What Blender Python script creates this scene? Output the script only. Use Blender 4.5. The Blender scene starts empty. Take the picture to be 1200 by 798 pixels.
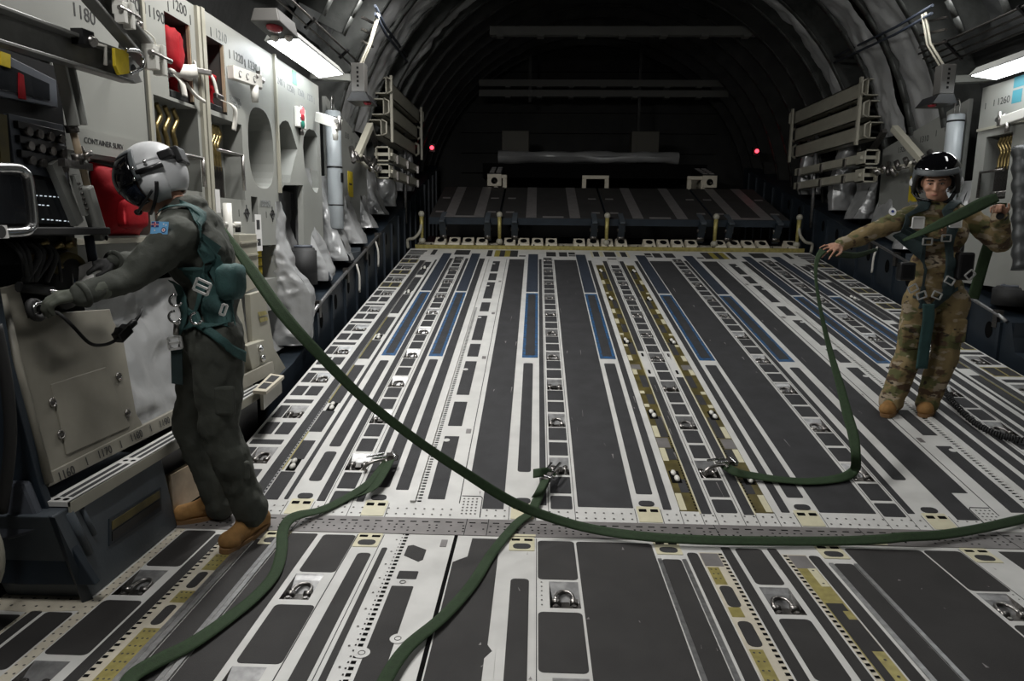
import bpy, bmesh, math, random
from mathutils import Vector, Matrix, Quaternion
random.seed(7)
SC = bpy.context.scene
COL = SC.collection
PI = math.pi
def R(d): return math.radians(d)

# ------------------------------------------------------------------ camera
CAM = Vector((-1.02, 0.0, 1.48))
_psi, _th, _ro = R(-1.9197), R(9.3888), 0.010
FW = Vector((math.sin(_psi)*math.cos(_th), math.cos(_psi)*math.cos(_th), -math.sin(_th)))
_R = Vector((math.cos(_psi), -math.sin(_psi), 0)); _U = _R.cross(FW)
RT = _R*math.cos(_ro) + _U*math.sin(_ro)
UP = -_R*math.sin(_ro) + _U*math.cos(_ro)
FPX = 800.0
HY = 3.2969            # hinge of the ramp
AL = R(10.233)         # ramp slope
CA, SA = math.cos(AL), math.sin(AL)
cd = bpy.data.cameras.new('camera'); cam = bpy.data.objects.new('camera', cd); COL.objects.link(cam)
cam.matrix_world = Matrix(((RT.x, UP.x, -FW.x, CAM.x), (RT.y, UP.y, -FW.y, CAM.y), (RT.z, UP.z, -FW.z, CAM.z), (0, 0, 0, 1)))
cd.sensor_width = 36.0; cd.lens = 24.0; cd.clip_start = 0.05; cd.clip_end = 100
SC.camera = cam

def ray(x, y): return RT*((x-600)/FPX) - UP*((y-399)/FPX) + FW
def at_x(x, y, X): d = ray(x, y); return CAM + d*((X-CAM.x)/d.x)
def at_y(x, y, Y): d = ray(x, y); return CAM + d*((Y-CAM.y)/d.y)
def at_z(x, y, Z=0.0): d = ray(x, y); return CAM + d*((Z-CAM.z)/d.z)
def at_ramp(x, y, h=0.0):
    n = Vector((0, -SA, CA)); d = ray(x, y)
    return CAM + d*((n.dot(Vector((0, HY, 0))-CAM)+h)/n.dot(d))
def ramp_pt(u, s, h=0.0): return Vector((u, HY+s*CA-h*SA, s*SA+h*CA))
def ramp_z(Y): return max(0.0, (Y-HY)*SA/CA)

# ------------------------------------------------------------------ materials
MATS = {}
def mat(name, col, rough=0.6, metal=0.0, noise=0.0, nscale=20.0, bump=0.0, bscale=80.0, col2=None, detail=4.0, emit=None, estr=0.0, spec=0.5, trans=0.0, alpha=1.0):
    m = bpy.data.materials.new(name); m.use_nodes = True
    nt = m.node_tree; b = nt.nodes['Principled BSDF']
    b.inputs['Base Color'].default_value = (*col, 1); b.inputs['Roughness'].default_value = rough
    b.inputs['Metallic'].default_value = metal
    b.inputs['Specular IOR Level'].default_value = spec
    if trans: b.inputs['Transmission Weight'].default_value = trans
    tc = None
    if noise > 0 or bump > 0 or col2:
        tc = nt.nodes.new('ShaderNodeTexCoord')
    if noise > 0 or col2:
        n = nt.nodes.new('ShaderNodeTexNoise'); n.inputs['Scale'].default_value = nscale; n.inputs['Detail'].default_value = detail
        nt.links.new(tc.outputs['Object'], n.inputs['Vector'])
        rp = nt.nodes.new('ShaderNodeValToRGB')
        c2 = col2 or tuple(max(0, c*(1-noise)) for c in col)
        rp.color_ramp.elements[0].position = 0.35; rp.color_ramp.elements[1].position = 0.65
        rp.color_ramp.elements[0].color = (*c2, 1); rp.color_ramp.elements[1].color = (*col, 1)
        nt.links.new(n.outputs['Fac'], rp.inputs['Fac']); nt.links.new(rp.outputs['Color'], b.inputs['Base Color'])
    if bump > 0:
        n2 = nt.nodes.new('ShaderNodeTexNoise'); n2.inputs['Scale'].default_value = bscale; n2.inputs['Detail'].default_value = 4
        nt.links.new(tc.outputs['Object'], n2.inputs['Vector'])
        bp = nt.nodes.new('ShaderNodeBump'); bp.inputs['Strength'].default_value = bump; bp.inputs['Distance'].default_value = 0.02
        nt.links.new(n2.outputs['Fac'], bp.inputs['Height']); nt.links.new(bp.outputs['Normal'], b.inputs['Normal'])
    if emit:
        b.inputs['Emission Color'].default_value = (*emit, 1); b.inputs['Emission Strength'].default_value = estr
    MATS[name] = m
    return m

mat('white_paint', (.66, .655, .63), .42, noise=.13, nscale=6, detail=9, bump=.03, bscale=150)
mat('warm_white', (.62, .57, .46), .5, noise=.15, nscale=12, bump=.03)
mat('cream_paint', (.66, .62, .44), .45, noise=.12, nscale=14)
mat('yellow_zinc', (.42, .36, .12), .4, metal=.3, noise=.3, nscale=25, detail=8)
mat('gold_paint', (.33, .28, .05), .5, noise=.2, nscale=20)
mat('olive_brown', (.13, .105, .03), .5, noise=.55, nscale=9, detail=8)
mat('nonskid', (.036, .036, .0385), .78, noise=.28, nscale=7, detail=12, bump=.22, bscale=400)
mat('nonskid_near', (.033, .031, .030), .75, noise=.3, nscale=5, detail=12, bump=.22, bscale=400)
mat('blue_edge', (.014, .105, .27), .6, col2=(.03,.045,.065), nscale=26, detail=8)
mat('blue_pad', (.032, .042, .062), .7, noise=.25, nscale=15, bump=.2, bscale=300)
mat('bare_metal', (.40, .40, .40), .42, metal=.85, noise=.3, nscale=30, detail=8)
mat('plate_grey', (.27, .255, .25), .45, metal=.35, noise=.2, nscale=10, detail=10)
mat('aft_box', (.075, .07, .055), .6)
mat('panel_beige', (.27, .255, .21), .5, noise=.22, nscale=5, detail=8)
mat('steel', (.42, .40, .38), .34, metal=1.0, noise=.3, nscale=60)
mat('steel_dark', (.16, .15, .14), .35, metal=.9, noise=.4, nscale=60)
mat('hole', (.006, .006, .006), .9, spec=.05)
mat('seam', (.03, .03, .03), .9)
mat('dot', (.09, .085, .08), .6, metal=.5)
mat('sage', (.30, .305, .28), .45, noise=.06, nscale=3, detail=6, bump=.02, bscale=200)
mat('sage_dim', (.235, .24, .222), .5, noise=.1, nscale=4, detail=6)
mat('beige_metal', (.37, .355, .29), .45, noise=.1, nscale=8)
mat('beam_grey', (.19, .19, .18), .45, noise=.2, nscale=14, metal=.2)
mat('dark_blue', (.020, .029, .040), .45, noise=.25, nscale=6, bump=.05, bscale=60)
mat('slate_blue', (.075, .09, .105), .5, noise=.25, nscale=5, detail=8, bump=.05, bscale=80)
mat('black', (.008, .008, .009), .4, noise=.3, nscale=40)
mat('black_rubber', (.012, .012, .012), .65)
mat('rack_grey', (.085, .095, .115), .5, noise=.15, nscale=10)
mat('quilt', (.43, .435, .435), .33, metal=.35, noise=.10, nscale=5, bump=.28, bscale=9)
mat('quilt_dark', (.06, .063, .063), .42, metal=.3, noise=.4, nscale=3, bump=.5, bscale=5)  # dark copy of quilt; the missing lamp light is put into the colour
mat('shell', (.03, .031, .031), .6, noise=.5, nscale=3, bump=.4, bscale=5)  # quilted lining darker still, its unlit look put into the colour
mat('door_dark', (.028, .028, .027), .7, noise=.4, nscale=2.5, bump=.3, bscale=6)
mat('rib', (.10, .105, .10), .45, metal=.3, noise=.4, nscale=6, bump=.25, bscale=14)
mat('aft_rib', (.045, .045, .043), .6, noise=.4, nscale=5)  # darker copy of rib; gloom of the aft bay put into the colour
mat('red_fabric', (.33, .004, .010), .75, spec=.2, noise=.3, nscale=9, bump=.15, bscale=25)
mat('white_web', (.66, .64, .58), .7, noise=.12, nscale=40)
mat('brass', (.34, .26, .11), .35, metal=.9, noise=.3, nscale=40)
mat('chrome', (.62, .62, .62), .22, metal=1.0)
mat('yellow_tag', (.62, .47, .02), .5, noise=.15, nscale=20)
mat('white_plastic', (.72, .71, .66), .4)
mat('cylinder_white', (.50, .54, .56), .35, noise=.05, nscale=8)
mat('ink', (.03, .03, .03), .8)
mat('ink_faint', (.19, .20, .20), .8)
mat('paper', (.75, .74, .72), .8, noise=.06, nscale=20)
mat('tan_metal', (.40, .31, .21), .5, noise=.3, nscale=10)
mat('strap_green', (.020, .046, .014), .8, noise=.22, nscale=60, bump=.25, bscale=300)
mat('door_beam_grey', (.13, .13, .12), .6)
mat('rack_dark', (.05, .048, .044), .6)
mat('lens_red', (.8, .03, .03), .3, emit=(1, .12, .14), estr=2.2)
mat('lens_red_off', (.30, .02, .03), .25)
mat('lens_green', (.02, .17, .12), .25)
mat('lamp_face', (1, 1, 1), .5, emit=(.95, .98, 1.0), estr=6.0)
mat('red_lamp', (.9, .05, .05), .3, emit=(1, .05, .08), estr=4)
mat('led', (.8, .85, .9), .3, emit=(.8, .9, 1), estr=.6)
mat('orange', (.55, .25, .03), .6)
mat('glass_dark', (.02, .022, .025), .12)
mat('cyan_sticker', (.05, .22, .27), .6)
mat('green_sticker', (.12, .40, .22), .6)

# ------------------------------------------------------------------ mesh helpers
NOSPLIT = set()
SINGULAR = {'knob_set': 'selector_knob', 'indicator_lamps': 'indicator_lamp', 'quarter_turn_latches': 'quarter_turn_latch', 'lightening_holes': 'lightening_hole', 'clamps': 'clamp', 'standoffs': 'standoff', 'clamp_bars': 'clamp_bar', 'eyes': 'eye', 'eyebrows': 'eyebrow', 'clamp_fittings': 'clamp_fitting', 'visor_knobs': 'visor_knob', 'pipes': 'pipe', 'box_ribs': 'box_rib', 'slots': 'slot'}
class MB:
    """collects shapes; build() links them as ONE mesh object"""
    def __init__(self): self.bm = bmesh.new(); self.slots = []; self.cur = 0
    def m(self, name):
        if name not in self.slots: self.slots.append(name)
        self.cur = self.slots.index(name); return self
    def _mark(self, faces, smooth=False):
        for f in faces: f.material_index = self.cur; f.smooth = smooth
    def poly(self, pts, smooth=False):
        vs = [self.bm.verts.new(p) for p in pts]; f = self.bm.faces.new(vs); self._mark([f], smooth); return f
    def hexa(self, p):
        """8 points: bottom 4 ccw, top 4 ccw"""
        v = [self.bm.verts.new(q) for q in p]
        fs = [self.bm.faces.new([v[i] for i in q]) for q in ((3,2,1,0),(4,5,6,7),(0,1,5,4),(1,2,6,5),(2,3,7,6),(3,0,4,7))]
        self._mark(fs); return v
    def box(self, x0, x1, y0, y1, z0, z1):
        if x0 > x1: x0, x1 = x1, x0
        if y0 > y1: y0, y1 = y1, y0
        if z0 > z1: z0, z1 = z1, z0
        self.hexa([(x0,y0,z0),(x1,y0,z0),(x1,y1,z0),(x0,y1,z0),(x0,y0,z1),(x1,y0,z1),(x1,y1,z1),(x0,y1,z1)]); return self
    def bar(self, a, b, w, h, up=(0,0,1)):
        """box beam from a to b, width w sideways and h along up"""
        a, b = Vector(a), Vector(b); d = (b-a).normalized(); up = Vector(up)
        s = d.cross(up)
        if s.length < 1e-4: s = d.cross(Vector((1,0,0)))
        s.normalize(); u = s.cross(d).normalized(); s = s*(w/2); u = u*(h/2)
        self.hexa([a-s-u, a+s-u, b+s-u, b-s-u, a-s+u, a+s+u, b+s+u, b-s+u]); return self
    def prism(self, pts, off):
        """extrude a planar outline by vector off"""
        off = Vector(off); a = [self.bm.verts.new(Vector(p)) for p in pts]; b = [self.bm.verts.new(Vector(p)+off) for p in pts]
        n = len(pts); fs = [self.bm.faces.new(a), self.bm.faces.new(b[::-1])]
        for i in range(n): fs.append(self.bm.faces.new([a[i], b[i], b[(i+1) % n], a[(i+1) % n]]))
        self._mark(fs); return self
    def tube(self, pts, r, seg=10, caps=True, smooth=True):
        pts = [Vector(p) for p in pts]; rs = r if isinstance(r, (list, tuple)) else [r]*len(pts)
        rings = []; prev = None
        for i, p in enumerate(pts):
            t = (pts[min(i+1, len(pts)-1)] - pts[max(i-1, 0)]).normalized()
            if prev is None:
                ref = Vector((0,0,1)) if abs(t.z) < .9 else Vector((1,0,0)); n = t.cross(ref).normalized()
            else:
                n = (prev - t*prev.dot(t)).normalized()
            prev = n; bn = t.cross(n)
            rings.append([self.bm.verts.new(p + (n*math.cos(2*PI*k/seg)+bn*math.sin(2*PI*k/seg))*rs[i]) for k in range(seg)])
        fs = []
        for a, b in zip(rings, rings[1:]):
            for k in range(seg): fs.append(self.bm.faces.new([a[k], a[(k+1) % seg], b[(k+1) % seg], b[k]]))
        self._mark(fs, smooth)
        if caps: self._mark([self.bm.faces.new(rings[0][::-1]), self.bm.faces.new(rings[-1])])
        return self
    def cyl(self, a, b, r, seg=16, r2=None): return self.tube([a, b], [r, r if r2 is None else r2], seg)
    def torus(self, c, nrm, Rr, r, a0=0, a1=360, seg=24, sub=8, start=(1,0,0)):
        c = Vector(c); n = Vector(nrm).normalized(); u = Vector(start); u = (u-n*u.dot(n)).normalized(); v = n.cross(u)
        pts = [c+(u*math.cos(R(a0+(a1-a0)*k/seg))+v*math.sin(R(a0+(a1-a0)*k/seg)))*Rr for k in range(seg+1)]
        return self.tube(pts, r, sub)
    def disc(self, c, nrm, r, seg=12, ry=None, up=(0,0,1)):
        c = Vector(c); n = Vector(nrm).normalized(); u = Vector(up); u = (u-n*u.dot(n))
        if u.length < 1e-4: u = Vector((0,1,0)) - n*n.y
        u.normalize(); v = n.cross(u); ry = r if ry is None else ry
        return self.poly([c+u*ry*math.sin(2*PI*k/seg)+v*r*math.cos(2*PI*k/seg) for k in range(seg)])
    def sphere(self, c, r, seg=16, rings=10):
        M = Matrix.Translation(c) @ Matrix.Diagonal((*(r if isinstance(r, (tuple, list)) else (r, r, r)), 1))
        g = bmesh.ops.create_uvsphere(self.bm, u_segments=seg, v_segments=rings, radius=1.0, matrix=M)
        fs = set()
        for v in g['verts']: fs.update(v.link_faces)
        self._mark(fs, True); return self
    def grid(self, P, smooth=True):
        """P[i][j] points"""
        vs = [[self.bm.verts.new(p) for p in row] for row in P]; fs = []
        for i in range(len(P)-1):
            for j in range(len(P[0])-1): fs.append(self.bm.faces.new([vs[i][j], vs[i+1][j], vs[i+1][j+1], vs[i][j+1]]))
        self._mark(fs, smooth); return self
    def xform(self, M):
        self.bm.transform(M); return self
    def _pieces(self):
        """sets of vertices that lie clearly apart from one another"""
        bm = self.bm; bm.verts.index_update(); seen = {}; isl = []
        for v in bm.verts:
            if v in seen: continue
            st = [v]; seen[v] = len(isl); cur = []
            while st:
                w = st.pop(); cur.append(w)
                for e in w.link_edges:
                    o = e.other_vert(w)
                    if o not in seen: seen[o] = len(isl); st.append(o)
            isl.append(cur)
        n = len(isl)
        if n < 2 or n > 120: return [list(bm.verts)]
        bb = [([min(v.co[i] for v in c) for i in range(3)], [max(v.co[i] for v in c) for i in range(3)]) for c in isl]
        par = list(range(n))
        def find(a):
            while par[a] != a: a = par[a]
            return a
        for i in range(n):
            for j in range(i+1, n):
                g = math.sqrt(sum(max(0, bb[j][0][k]-bb[i][1][k], bb[i][0][k]-bb[j][1][k])**2 for k in range(3)))
                sz = max(max(b[1][k]-b[0][k] for k in range(3)) for b in (bb[i], bb[j]))
                if g <= max(.02, .5*sz): par[find(i)] = find(j)
        gr = {}
        for i in range(n): gr.setdefault(find(i), []).extend(isl[i])
        return list(gr.values())
    def build(self, name, parent=None, bevel=0.0, solid=0.0, recalc=True, sub=0, angle=None):
        if recalc: bmesh.ops.recalc_face_normals(self.bm, faces=self.bm.faces)
        if parent is not None and name not in NOSPLIT and parent.get('kind') != 'structure':
            pcs = self._pieces()
            if 1 < len(pcs) <= 60:
                o = None
                for pc in pcs:
                    keep = set(pc); nb = MB(); nb.slots = list(self.slots); vm = {v: nb.bm.verts.new(v.co) for v in pc}
                    for f in self.bm.faces:
                        if f.verts[0] in keep:
                            q = nb.bm.faces.new([vm[v] for v in f.verts]); q.material_index = f.material_index; q.smooth = f.smooth
                    used = sorted({f.material_index for f in nb.bm.faces}); nb.slots = [self.slots[i] for i in used]
                    for f in nb.bm.faces: f.material_index = used.index(f.material_index)
                    o = nb._link(SINGULAR.get(name, name), parent, bevel, solid, sub)
                self.bm.free(); return o
            name = SINGULAR.get(name, name)
        return self._link(name, parent, bevel, solid, sub)
    def _link(self, name, parent, bevel, solid, sub):
        me = bpy.data.meshes.new(name); self.bm.to_mesh(me); self.bm.free()
        for s in self.slots: me.materials.append(MATS[s])
        o = bpy.data.objects.new(name, me); COL.objects.link(o)
        if parent: o.parent = parent
        if solid:
            md = o.modifiers.new('s', 'SOLIDIFY'); md.thickness = solid; md.offset = 0
        if bevel:
            md = o.modifiers.new('b', 'BEVEL'); md.width = bevel; md.segments = 2; md.limit_method = 'ANGLE'; md.angle_limit = R(40)
        if sub:
            md = o.modifiers.new('u', 'SUBSURF'); md.levels = sub; md.render_levels = sub
        return o

from mathutils import noise as MN
def lumpy(b, c, r, p=3.0, amp=.08, f=9, n=22, m=14, seed=0):
    c = Vector(c); P = []
    sp = lambda v: math.copysign(abs(v)**(2/p), v)
    for i in range(n+1):
        a = 2*PI*(i % n)/n; row = []
        for j in range(m+1):
            e = -PI/2+PI*j/m; d = Vector((sp(math.cos(e))*sp(math.cos(a)), sp(math.cos(e))*sp(math.sin(a)), sp(math.sin(e))))
            k = 1+amp*MN.noise(d*2.2+Vector((seed,0,0)))+amp*.7*(.4-abs(MN.noise(d*f*.5+Vector((0,seed,0))))); row.append(c+Vector((d.x*r[0]*k, d.y*r[1]*k, d.z*r[2]*k)))
        P.append(row)
    b.grid(P); return b
def tag(o, label=None, cat=None, group=None, kind=None):
    if label: o['label'] = label
    if cat: o['category'] = cat
    if group: o['group'] = group
    if kind: o['kind'] = kind
    return o
def empty(name, loc=(0,0,0), label=None, cat=None, group=None, rot=None):
    o = bpy.data.objects.new(name, None); COL.objects.link(o); o.location = loc; o.empty_display_size = .05
    if rot: o.rotation_euler = rot
    return tag(o, label, cat, group)
def copy_tree(o, parent=None):
    c = o.copy(); COL.objects.link(c); c.parent = parent
    for ch in list(o.children): copy_tree(ch, c)
    return c
def text(s, M, size, mname, parent, name='stencil_lettering', depth=.0006, align='CENTER'):
    cu = bpy.data.curves.new(name, 'FONT'); cu.body = s; cu.size = size; cu.align_x = align; cu.align_y = 'CENTER'; cu.extrude = depth
    t = bpy.data.objects.new(name, cu); COL.objects.link(t)
    bpy.context.view_layer.update()
    me = bpy.data.meshes.new_from_object(t); bpy.data.objects.remove(t); bpy.data.curves.remove(cu)
    me.materials.clear(); me.materials.append(MATS[mname])
    me.transform(M)
    o = bpy.data.objects.new(name, me); COL.objects.link(o)
    if parent: o.parent = parent
    return o
def wallM(p, side):
    """text frame on a side wall: side=-1 wall at left (faces +x), +1 at right (faces -x)"""
    if side < 0: X, Y, Z = Vector((0,1,0)), Vector((0,0,1)), Vector((1,0,0))
    else: X, Y, Z = Vector((0,-1,0)), Vector((0,0,1)), Vector((-1,0,0))
    return Matrix(((X.x,Y.x,Z.x,p[0]),(X.y,Y.y,Z.y,p[1]),(X.z,Y.z,Z.z,p[2]),(0,0,0,1)))
def catmull(pts, n=8):
    pts = [Vector(p) for p in pts]; out = []
    for i in range(len(pts)-1):
        p0, p1, p2, p3 = pts[max(i-1,0)], pts[i], pts[i+1], pts[min(i+2,len(pts)-1)]
        for k in range(n):
            t = k/n
            out.append(.5*((2*p1)+(p2-p0)*t+(2*p0-5*p1+4*p2-p3)*t*t+(3*p1-p0-3*p2+p3)*t**3))
    out.append(pts[-1]); return out
# ------------------------------------------------------------------ deck and ramp surfaces
def rrect(a0, a1, b0, b1, r=0.012, seg=3):
    r = min(r, (a1-a0)/2-1e-4, (b1-b0)/2-1e-4); pts = []
    for cx, cy, s in ((a1-r, b0+r, -90), (a1-r, b1-r, 0), (a0+r, b1-r, 90), (a0+r, b0+r, 180)):
        for k in range(seg+1): pts.append((cx+r*math.cos(R(s+90*k/seg)), cy+r*math.sin(R(s+90*k/seg))))
    return pts
class Deck(MB):
    def __init__(self, mat): super().__init__(); self.basemat = mat; self.pans = []
    def patch(self, m, a0, a1, b0, b1, r=.012, h=.0015, mirror=True):
        self.m(m)
        for sg in ((1, -1) if mirror else (1,)):
            x0, x1 = sorted((sg*a0, sg*a1)); pts = rrect(x0, x1, b0, b1, r)
            self.top(pts, h)
    def top(self, pts, h):
        self.poly([(x, y, h) for x, y in pts])
        n = len(pts); lo = [self.bm.verts.new((x, y, -.0005)) for x, y in pts]; hi = [self.bm.verts.new((x, y, h)) for x, y in pts]
        self._mark([self.bm.faces.new([lo[i], lo[(i+1) % n], hi[(i+1) % n], hi[i]]) for i in range(n)])
    def shape(self, m, pts, h=.0015, mirror=True):
        self.m(m)
        for sg in ((1, -1) if mirror else (1,)): self.top([(sg*x, y) for x, y in pts], h)
    def dots(self, m, xs, ys, r=.006, h=.002, mirror=True):
        self.m(m)
        for x in xs:
            for y in ys:
                for sg in ((1, -1) if mirror else (1,)):
                    self.poly([(sg*x+r*math.cos(k*PI/3), y+r*math.sin(k*PI/3), h) for k in range(6)])
    def pan(self, a0, a1, b0, b1, far, mirror=True):
        """recess for a tie-down ring; far = +1/-1: end where the scoop slopes down from"""
        for sg in ((1, -1) if mirror else (1,)): self.pans.append((*sorted((sg*a0, sg*a1)), b0, b1, far))
    def base(self, x0, x1, y0, y1):
        xs = sorted({x0, x1, *[p[0] for p in self.pans], *[p[1] for p in self.pans]})
        ys = sorted({y0, y1, *[p[2] for p in self.pans], *[p[3] for p in self.pans]})
        self.m(self.basemat)
        for i in range(len(xs)-1):
            for j in range(len(ys)-1):
                cx, cy = (xs[i]+xs[i+1])/2, (ys[j]+ys[j+1])/2
                if any(p[0] < cx < p[1] and p[2] < cy < p[3] for p in self.pans): continue
                self.poly([(xs[i],ys[j],0),(xs[i+1],ys[j],0),(xs[i+1],ys[j+1],0),(xs[i],ys[j+1],0)])
        D = -.042
        for a0, a1, b0, b1, far in self.pans:
            L = b1-b0
            if far > 0: ya = lambda t: b1 - t*L
            else: ya = lambda t: b0 + t*L
            prof = [(0, 0), (.04, -.004), (.16, -.012), (.34, -.03), (.46, D), (1.0, D), (1.0, 0)]
            self.m('bare_metal')
            for (t0, z0), (t1, z1) in zip(prof[:5], prof[1:5]):
                self.poly([(a0, ya(t0), z0), (a1, ya(t0), z0), (a1, ya(t1), z1), (a0, ya(t1), z1)])
            self.m('steel_dark')
            for (t0, z0), (t1, z1) in zip(prof[4:], prof[5:]):
                self.poly([(a0, ya(t0), z0), (a1, ya(t0), z0), (a1, ya(t1), z1), (a0, ya(t1), z1)])
            for x in (a0, a1): self.poly([(x, ya(t), z) for t, z in prof])
        # underside
        self.m(self.basemat); self.poly([(x0,y0,-.06),(x1,y0,-.06),(x1,y1,-.06),(x0,y1,-.06)])
        for (p, q) in (((x0,y0),(x1,y0)),((x1,y0),(x1,y1)),((x1,y1),(x0,y1)),((x0,y1),(x0,y0))):
            self.poly([(*p,0),(*q,0),(*q,-.06),(*p,-.06)])

RINGS = []   # (world position, rotation matrix, row words, index)
PER = .605
# ---- ramp: local frame x = across, y = up the slope, z = off the surface
rp = Deck('white_paint')
NK = 'nonskid'
def pan_rows(d, rows, k0, k1):
    for name, a0, a1, s0 in rows:
        for k in range(k0, k1): d.pan(a0, a1, s0+PER*k, s0+PER*k+.205, +1, mirror=False)
ramp_rows = [('outer left ramp row', -2.715, -2.59, .515), ('second ramp row from left', -2.112, -1.992, .46),
             ('ramp row left of centre', -.921, -.806, .46), ('centre ramp row', -.057, .057, .46),
             ('ramp row right of centre', .806, .921, .46), ('second ramp row from right', 1.992, 2.112, .46),
             ('outer right ramp row', 2.59, 2.715, .515)]
for name, a0, a1, s0 in ramp_rows:
    n = 9 if a0 == -.057 else 10
    for k in range(n):
        s = s0+PER*k; rp.pan(a0, a1, s, s+.2, +1, mirror=False)
        RINGS.append((((a0+a1)/2, s+.075, -.03), True, name, k))
rp.base(-2.81, 2.81, 0, 6.6)
# outer row
for k in range(-1, 10):
    o = PER*k
    if k >= 0: rp.patch(NK, -2.79, -2.722, .52+o, .71+o, .006)
    hi = 'cream_paint' if k in (6, 7, 8) else None
    if .885+o > .1 and 1.055+o < 6.25:
        if hi: rp.patch('yellow_zinc', -2.80, -2.575, .87+o, 1.07+o, .01, .0008)
        rp.patch(NK, -2.79, -2.70, .885+o, 1.055+o, .006); rp.patch(NK, -2.682, -2.588, .885+o, 1.055+o, .006)
    if .755+o > .1: rp.patch(NK, -2.79, -2.588, .752+o, .812+o, .004)
for k in (2, 3, 4, 5):
    rp.shape('yellow_zinc', [(2.80, .87+PER*k), (2.80, 1.07+PER*k), (2.575, 1.07+PER*k), (2.575, .87+PER*k)], .0008, mirror=False)
rp.patch(NK, -2.552, -2.49, .10, 5.85, .004)
rp.patch('bare_metal', -2.489, -2.476, .10, 5.85, .001, .004)
rp.m('hole')
for k in range(40):
    for sg in (1, -1): rp.poly([(sg*x, .13+k*.033+y, .0045) for x, y in ((-2.487,0),(-2.479,0),(-2.479,.016),(-2.487,.016))])
for a, b in ((.14,.43),(.575,.81),(.93,1.24),(1.37,2.095),(2.238,2.70),(2.86,3.38),(3.5,4.2),(4.34,4.955),(5.08,5.35),(5.48,5.77)):
    rp.patch(NK, -2.472, -2.387, a, b, .003)
for a, b in ((2.24, 3.38), (1.37, 2.1), (.45, .93)): rp.patch('yellow_zinc', -2.476, -2.468, a, b, .002, .0025)
rp.patch(NK, -2.357, -2.332, .146, 5.9, .01)
rp.patch(NK, -2.285, -2.212, .335, .675, .02); rp.patch(NK, -2.285, -2.212, .74, 2.21, .015)
def blue(a0, a1, skip_edge=False):
    rp.patch('blue_edge', a0, a1, 2.325, 4.31, .004); rp.patch(NK, a0+.026, a1-.026, 2.38, 4.26, .004, .0022)
    rp.patch('blue_pad', a0, a1, 4.365, 6.305, .004)
blue(-2.303, -2.185); blue(-1.905, -1.787); blue(-1.122, -.99); blue(-.474, -.343)
rp.patch(NK, -2.175, -2.13, .137, 6.0, .004)
def ladder(a0, a1, top=5.93, near=True):
    if near: rp.patch(NK, a0, a1, .113, .239, .01); rp.patch(NK, a0, a1, .265, .437, .006)
    for k in range(10):
        o = PER*k
        if .854+o < top: rp.patch(NK, a0, a1, .686+o, .852+o, .006)
        if 1.055+o < top: rp.patch(NK, a0, a1, .882+o, 1.052+o, .006)
ladder(-2.103, -2.0); ladder(-.921, -.806)
rp.m('seam')
for x in (-2.121, -1.98, -.933, -.795, -.068):
    for sg in (1, -1): rp.poly([(sg*x-.0015, .0, .001), (sg*x+.0015, .0, .001), (sg*x+.0015, 6, .001), (sg*x-.0015, 6, .001)])
rp.patch(NK, -1.962, -1.922, .14, 6.0, .004)
rp.patch(NK, -1.885, -1.812, .286, 2.25, .015)
rp.patch(NK, -1.773, -1.702, .265, 6.0, .006)
# raised rail with lock holes
rp.m('white_paint')
for sg in (1, -1):
    rp.box(sg*-1.672, sg*-1.645, .145, 5.95, 0, .012)
rp.m('hole')
for k in range(120):
    s = .15+k*.03
    for sg in (1, -1):
        rp.poly([(sg*x, s+y, .0015) for x, y in ((-1.634,0),(-1.613,0),(-1.613,.013),(-1.634,.013))])
        if k < 50: rp.poly([(sg*x, s+y, .0015) for x, y in ((-1.643,.004),(-1.638,.004),(-1.638,.012),(-1.643,.012))])
for a, b in ((.18,.905),(1.05,1.43),(1.55,2.22),(2.33,2.64),(2.74,3.46),(3.61,3.93),(4.08,4.76),(4.857,5.19),(5.287,5.85)):
    rp.patch(NK, -1.583, -1.49, a, b, .004)
for s in (.83, 2.02, 3.38, 4.58, 5.68): rp.patch('white_paint', -1.585, -1.545, s, s+.04, .018, .003)
for s in (.95, 2.28, 3.52, 4.78): rp.patch('plate_grey', -1.455, -1.422, s, s+.06, .003, .002)
rp.patch('seam', -1.41, -1.405, .145, 6.0, .001, .001)
rp.shape(NK, [(-1.372, .36), (-1.283, .36), (-1.283, .10), (-1.17, .10), (-1.17, 5.98), (-1.372, 5.98)])
rp.patch('seam', -1.291, -1.286, .02, .10, .001, .002); rp.shape('seam', [(-1.40,.215),(-1.30,.215),(-1.291,.20),(-1.291,.10),(-1.287,.10),(-1.287,.203),(-1.299,.22),(-1.40,.22)], .002)
rp.dots('dot', [-1.385,-1.362,-1.339,-1.316], [.05+.028*k for k in range(6)], .006)
rp.patch(NK, -1.107, -1.03, .484, 2.2, .018)
rp.patch(NK, -.98, -.943, .146, 6.0, .004)
rp.patch(NK, -.777, -.485, .138, 5.97, .006)
rp.patch(NK, -.452, -.363, .275, 2.22, .01)
rp.patch(NK, -.33, -.285, .13, 5.95, .006)
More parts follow.
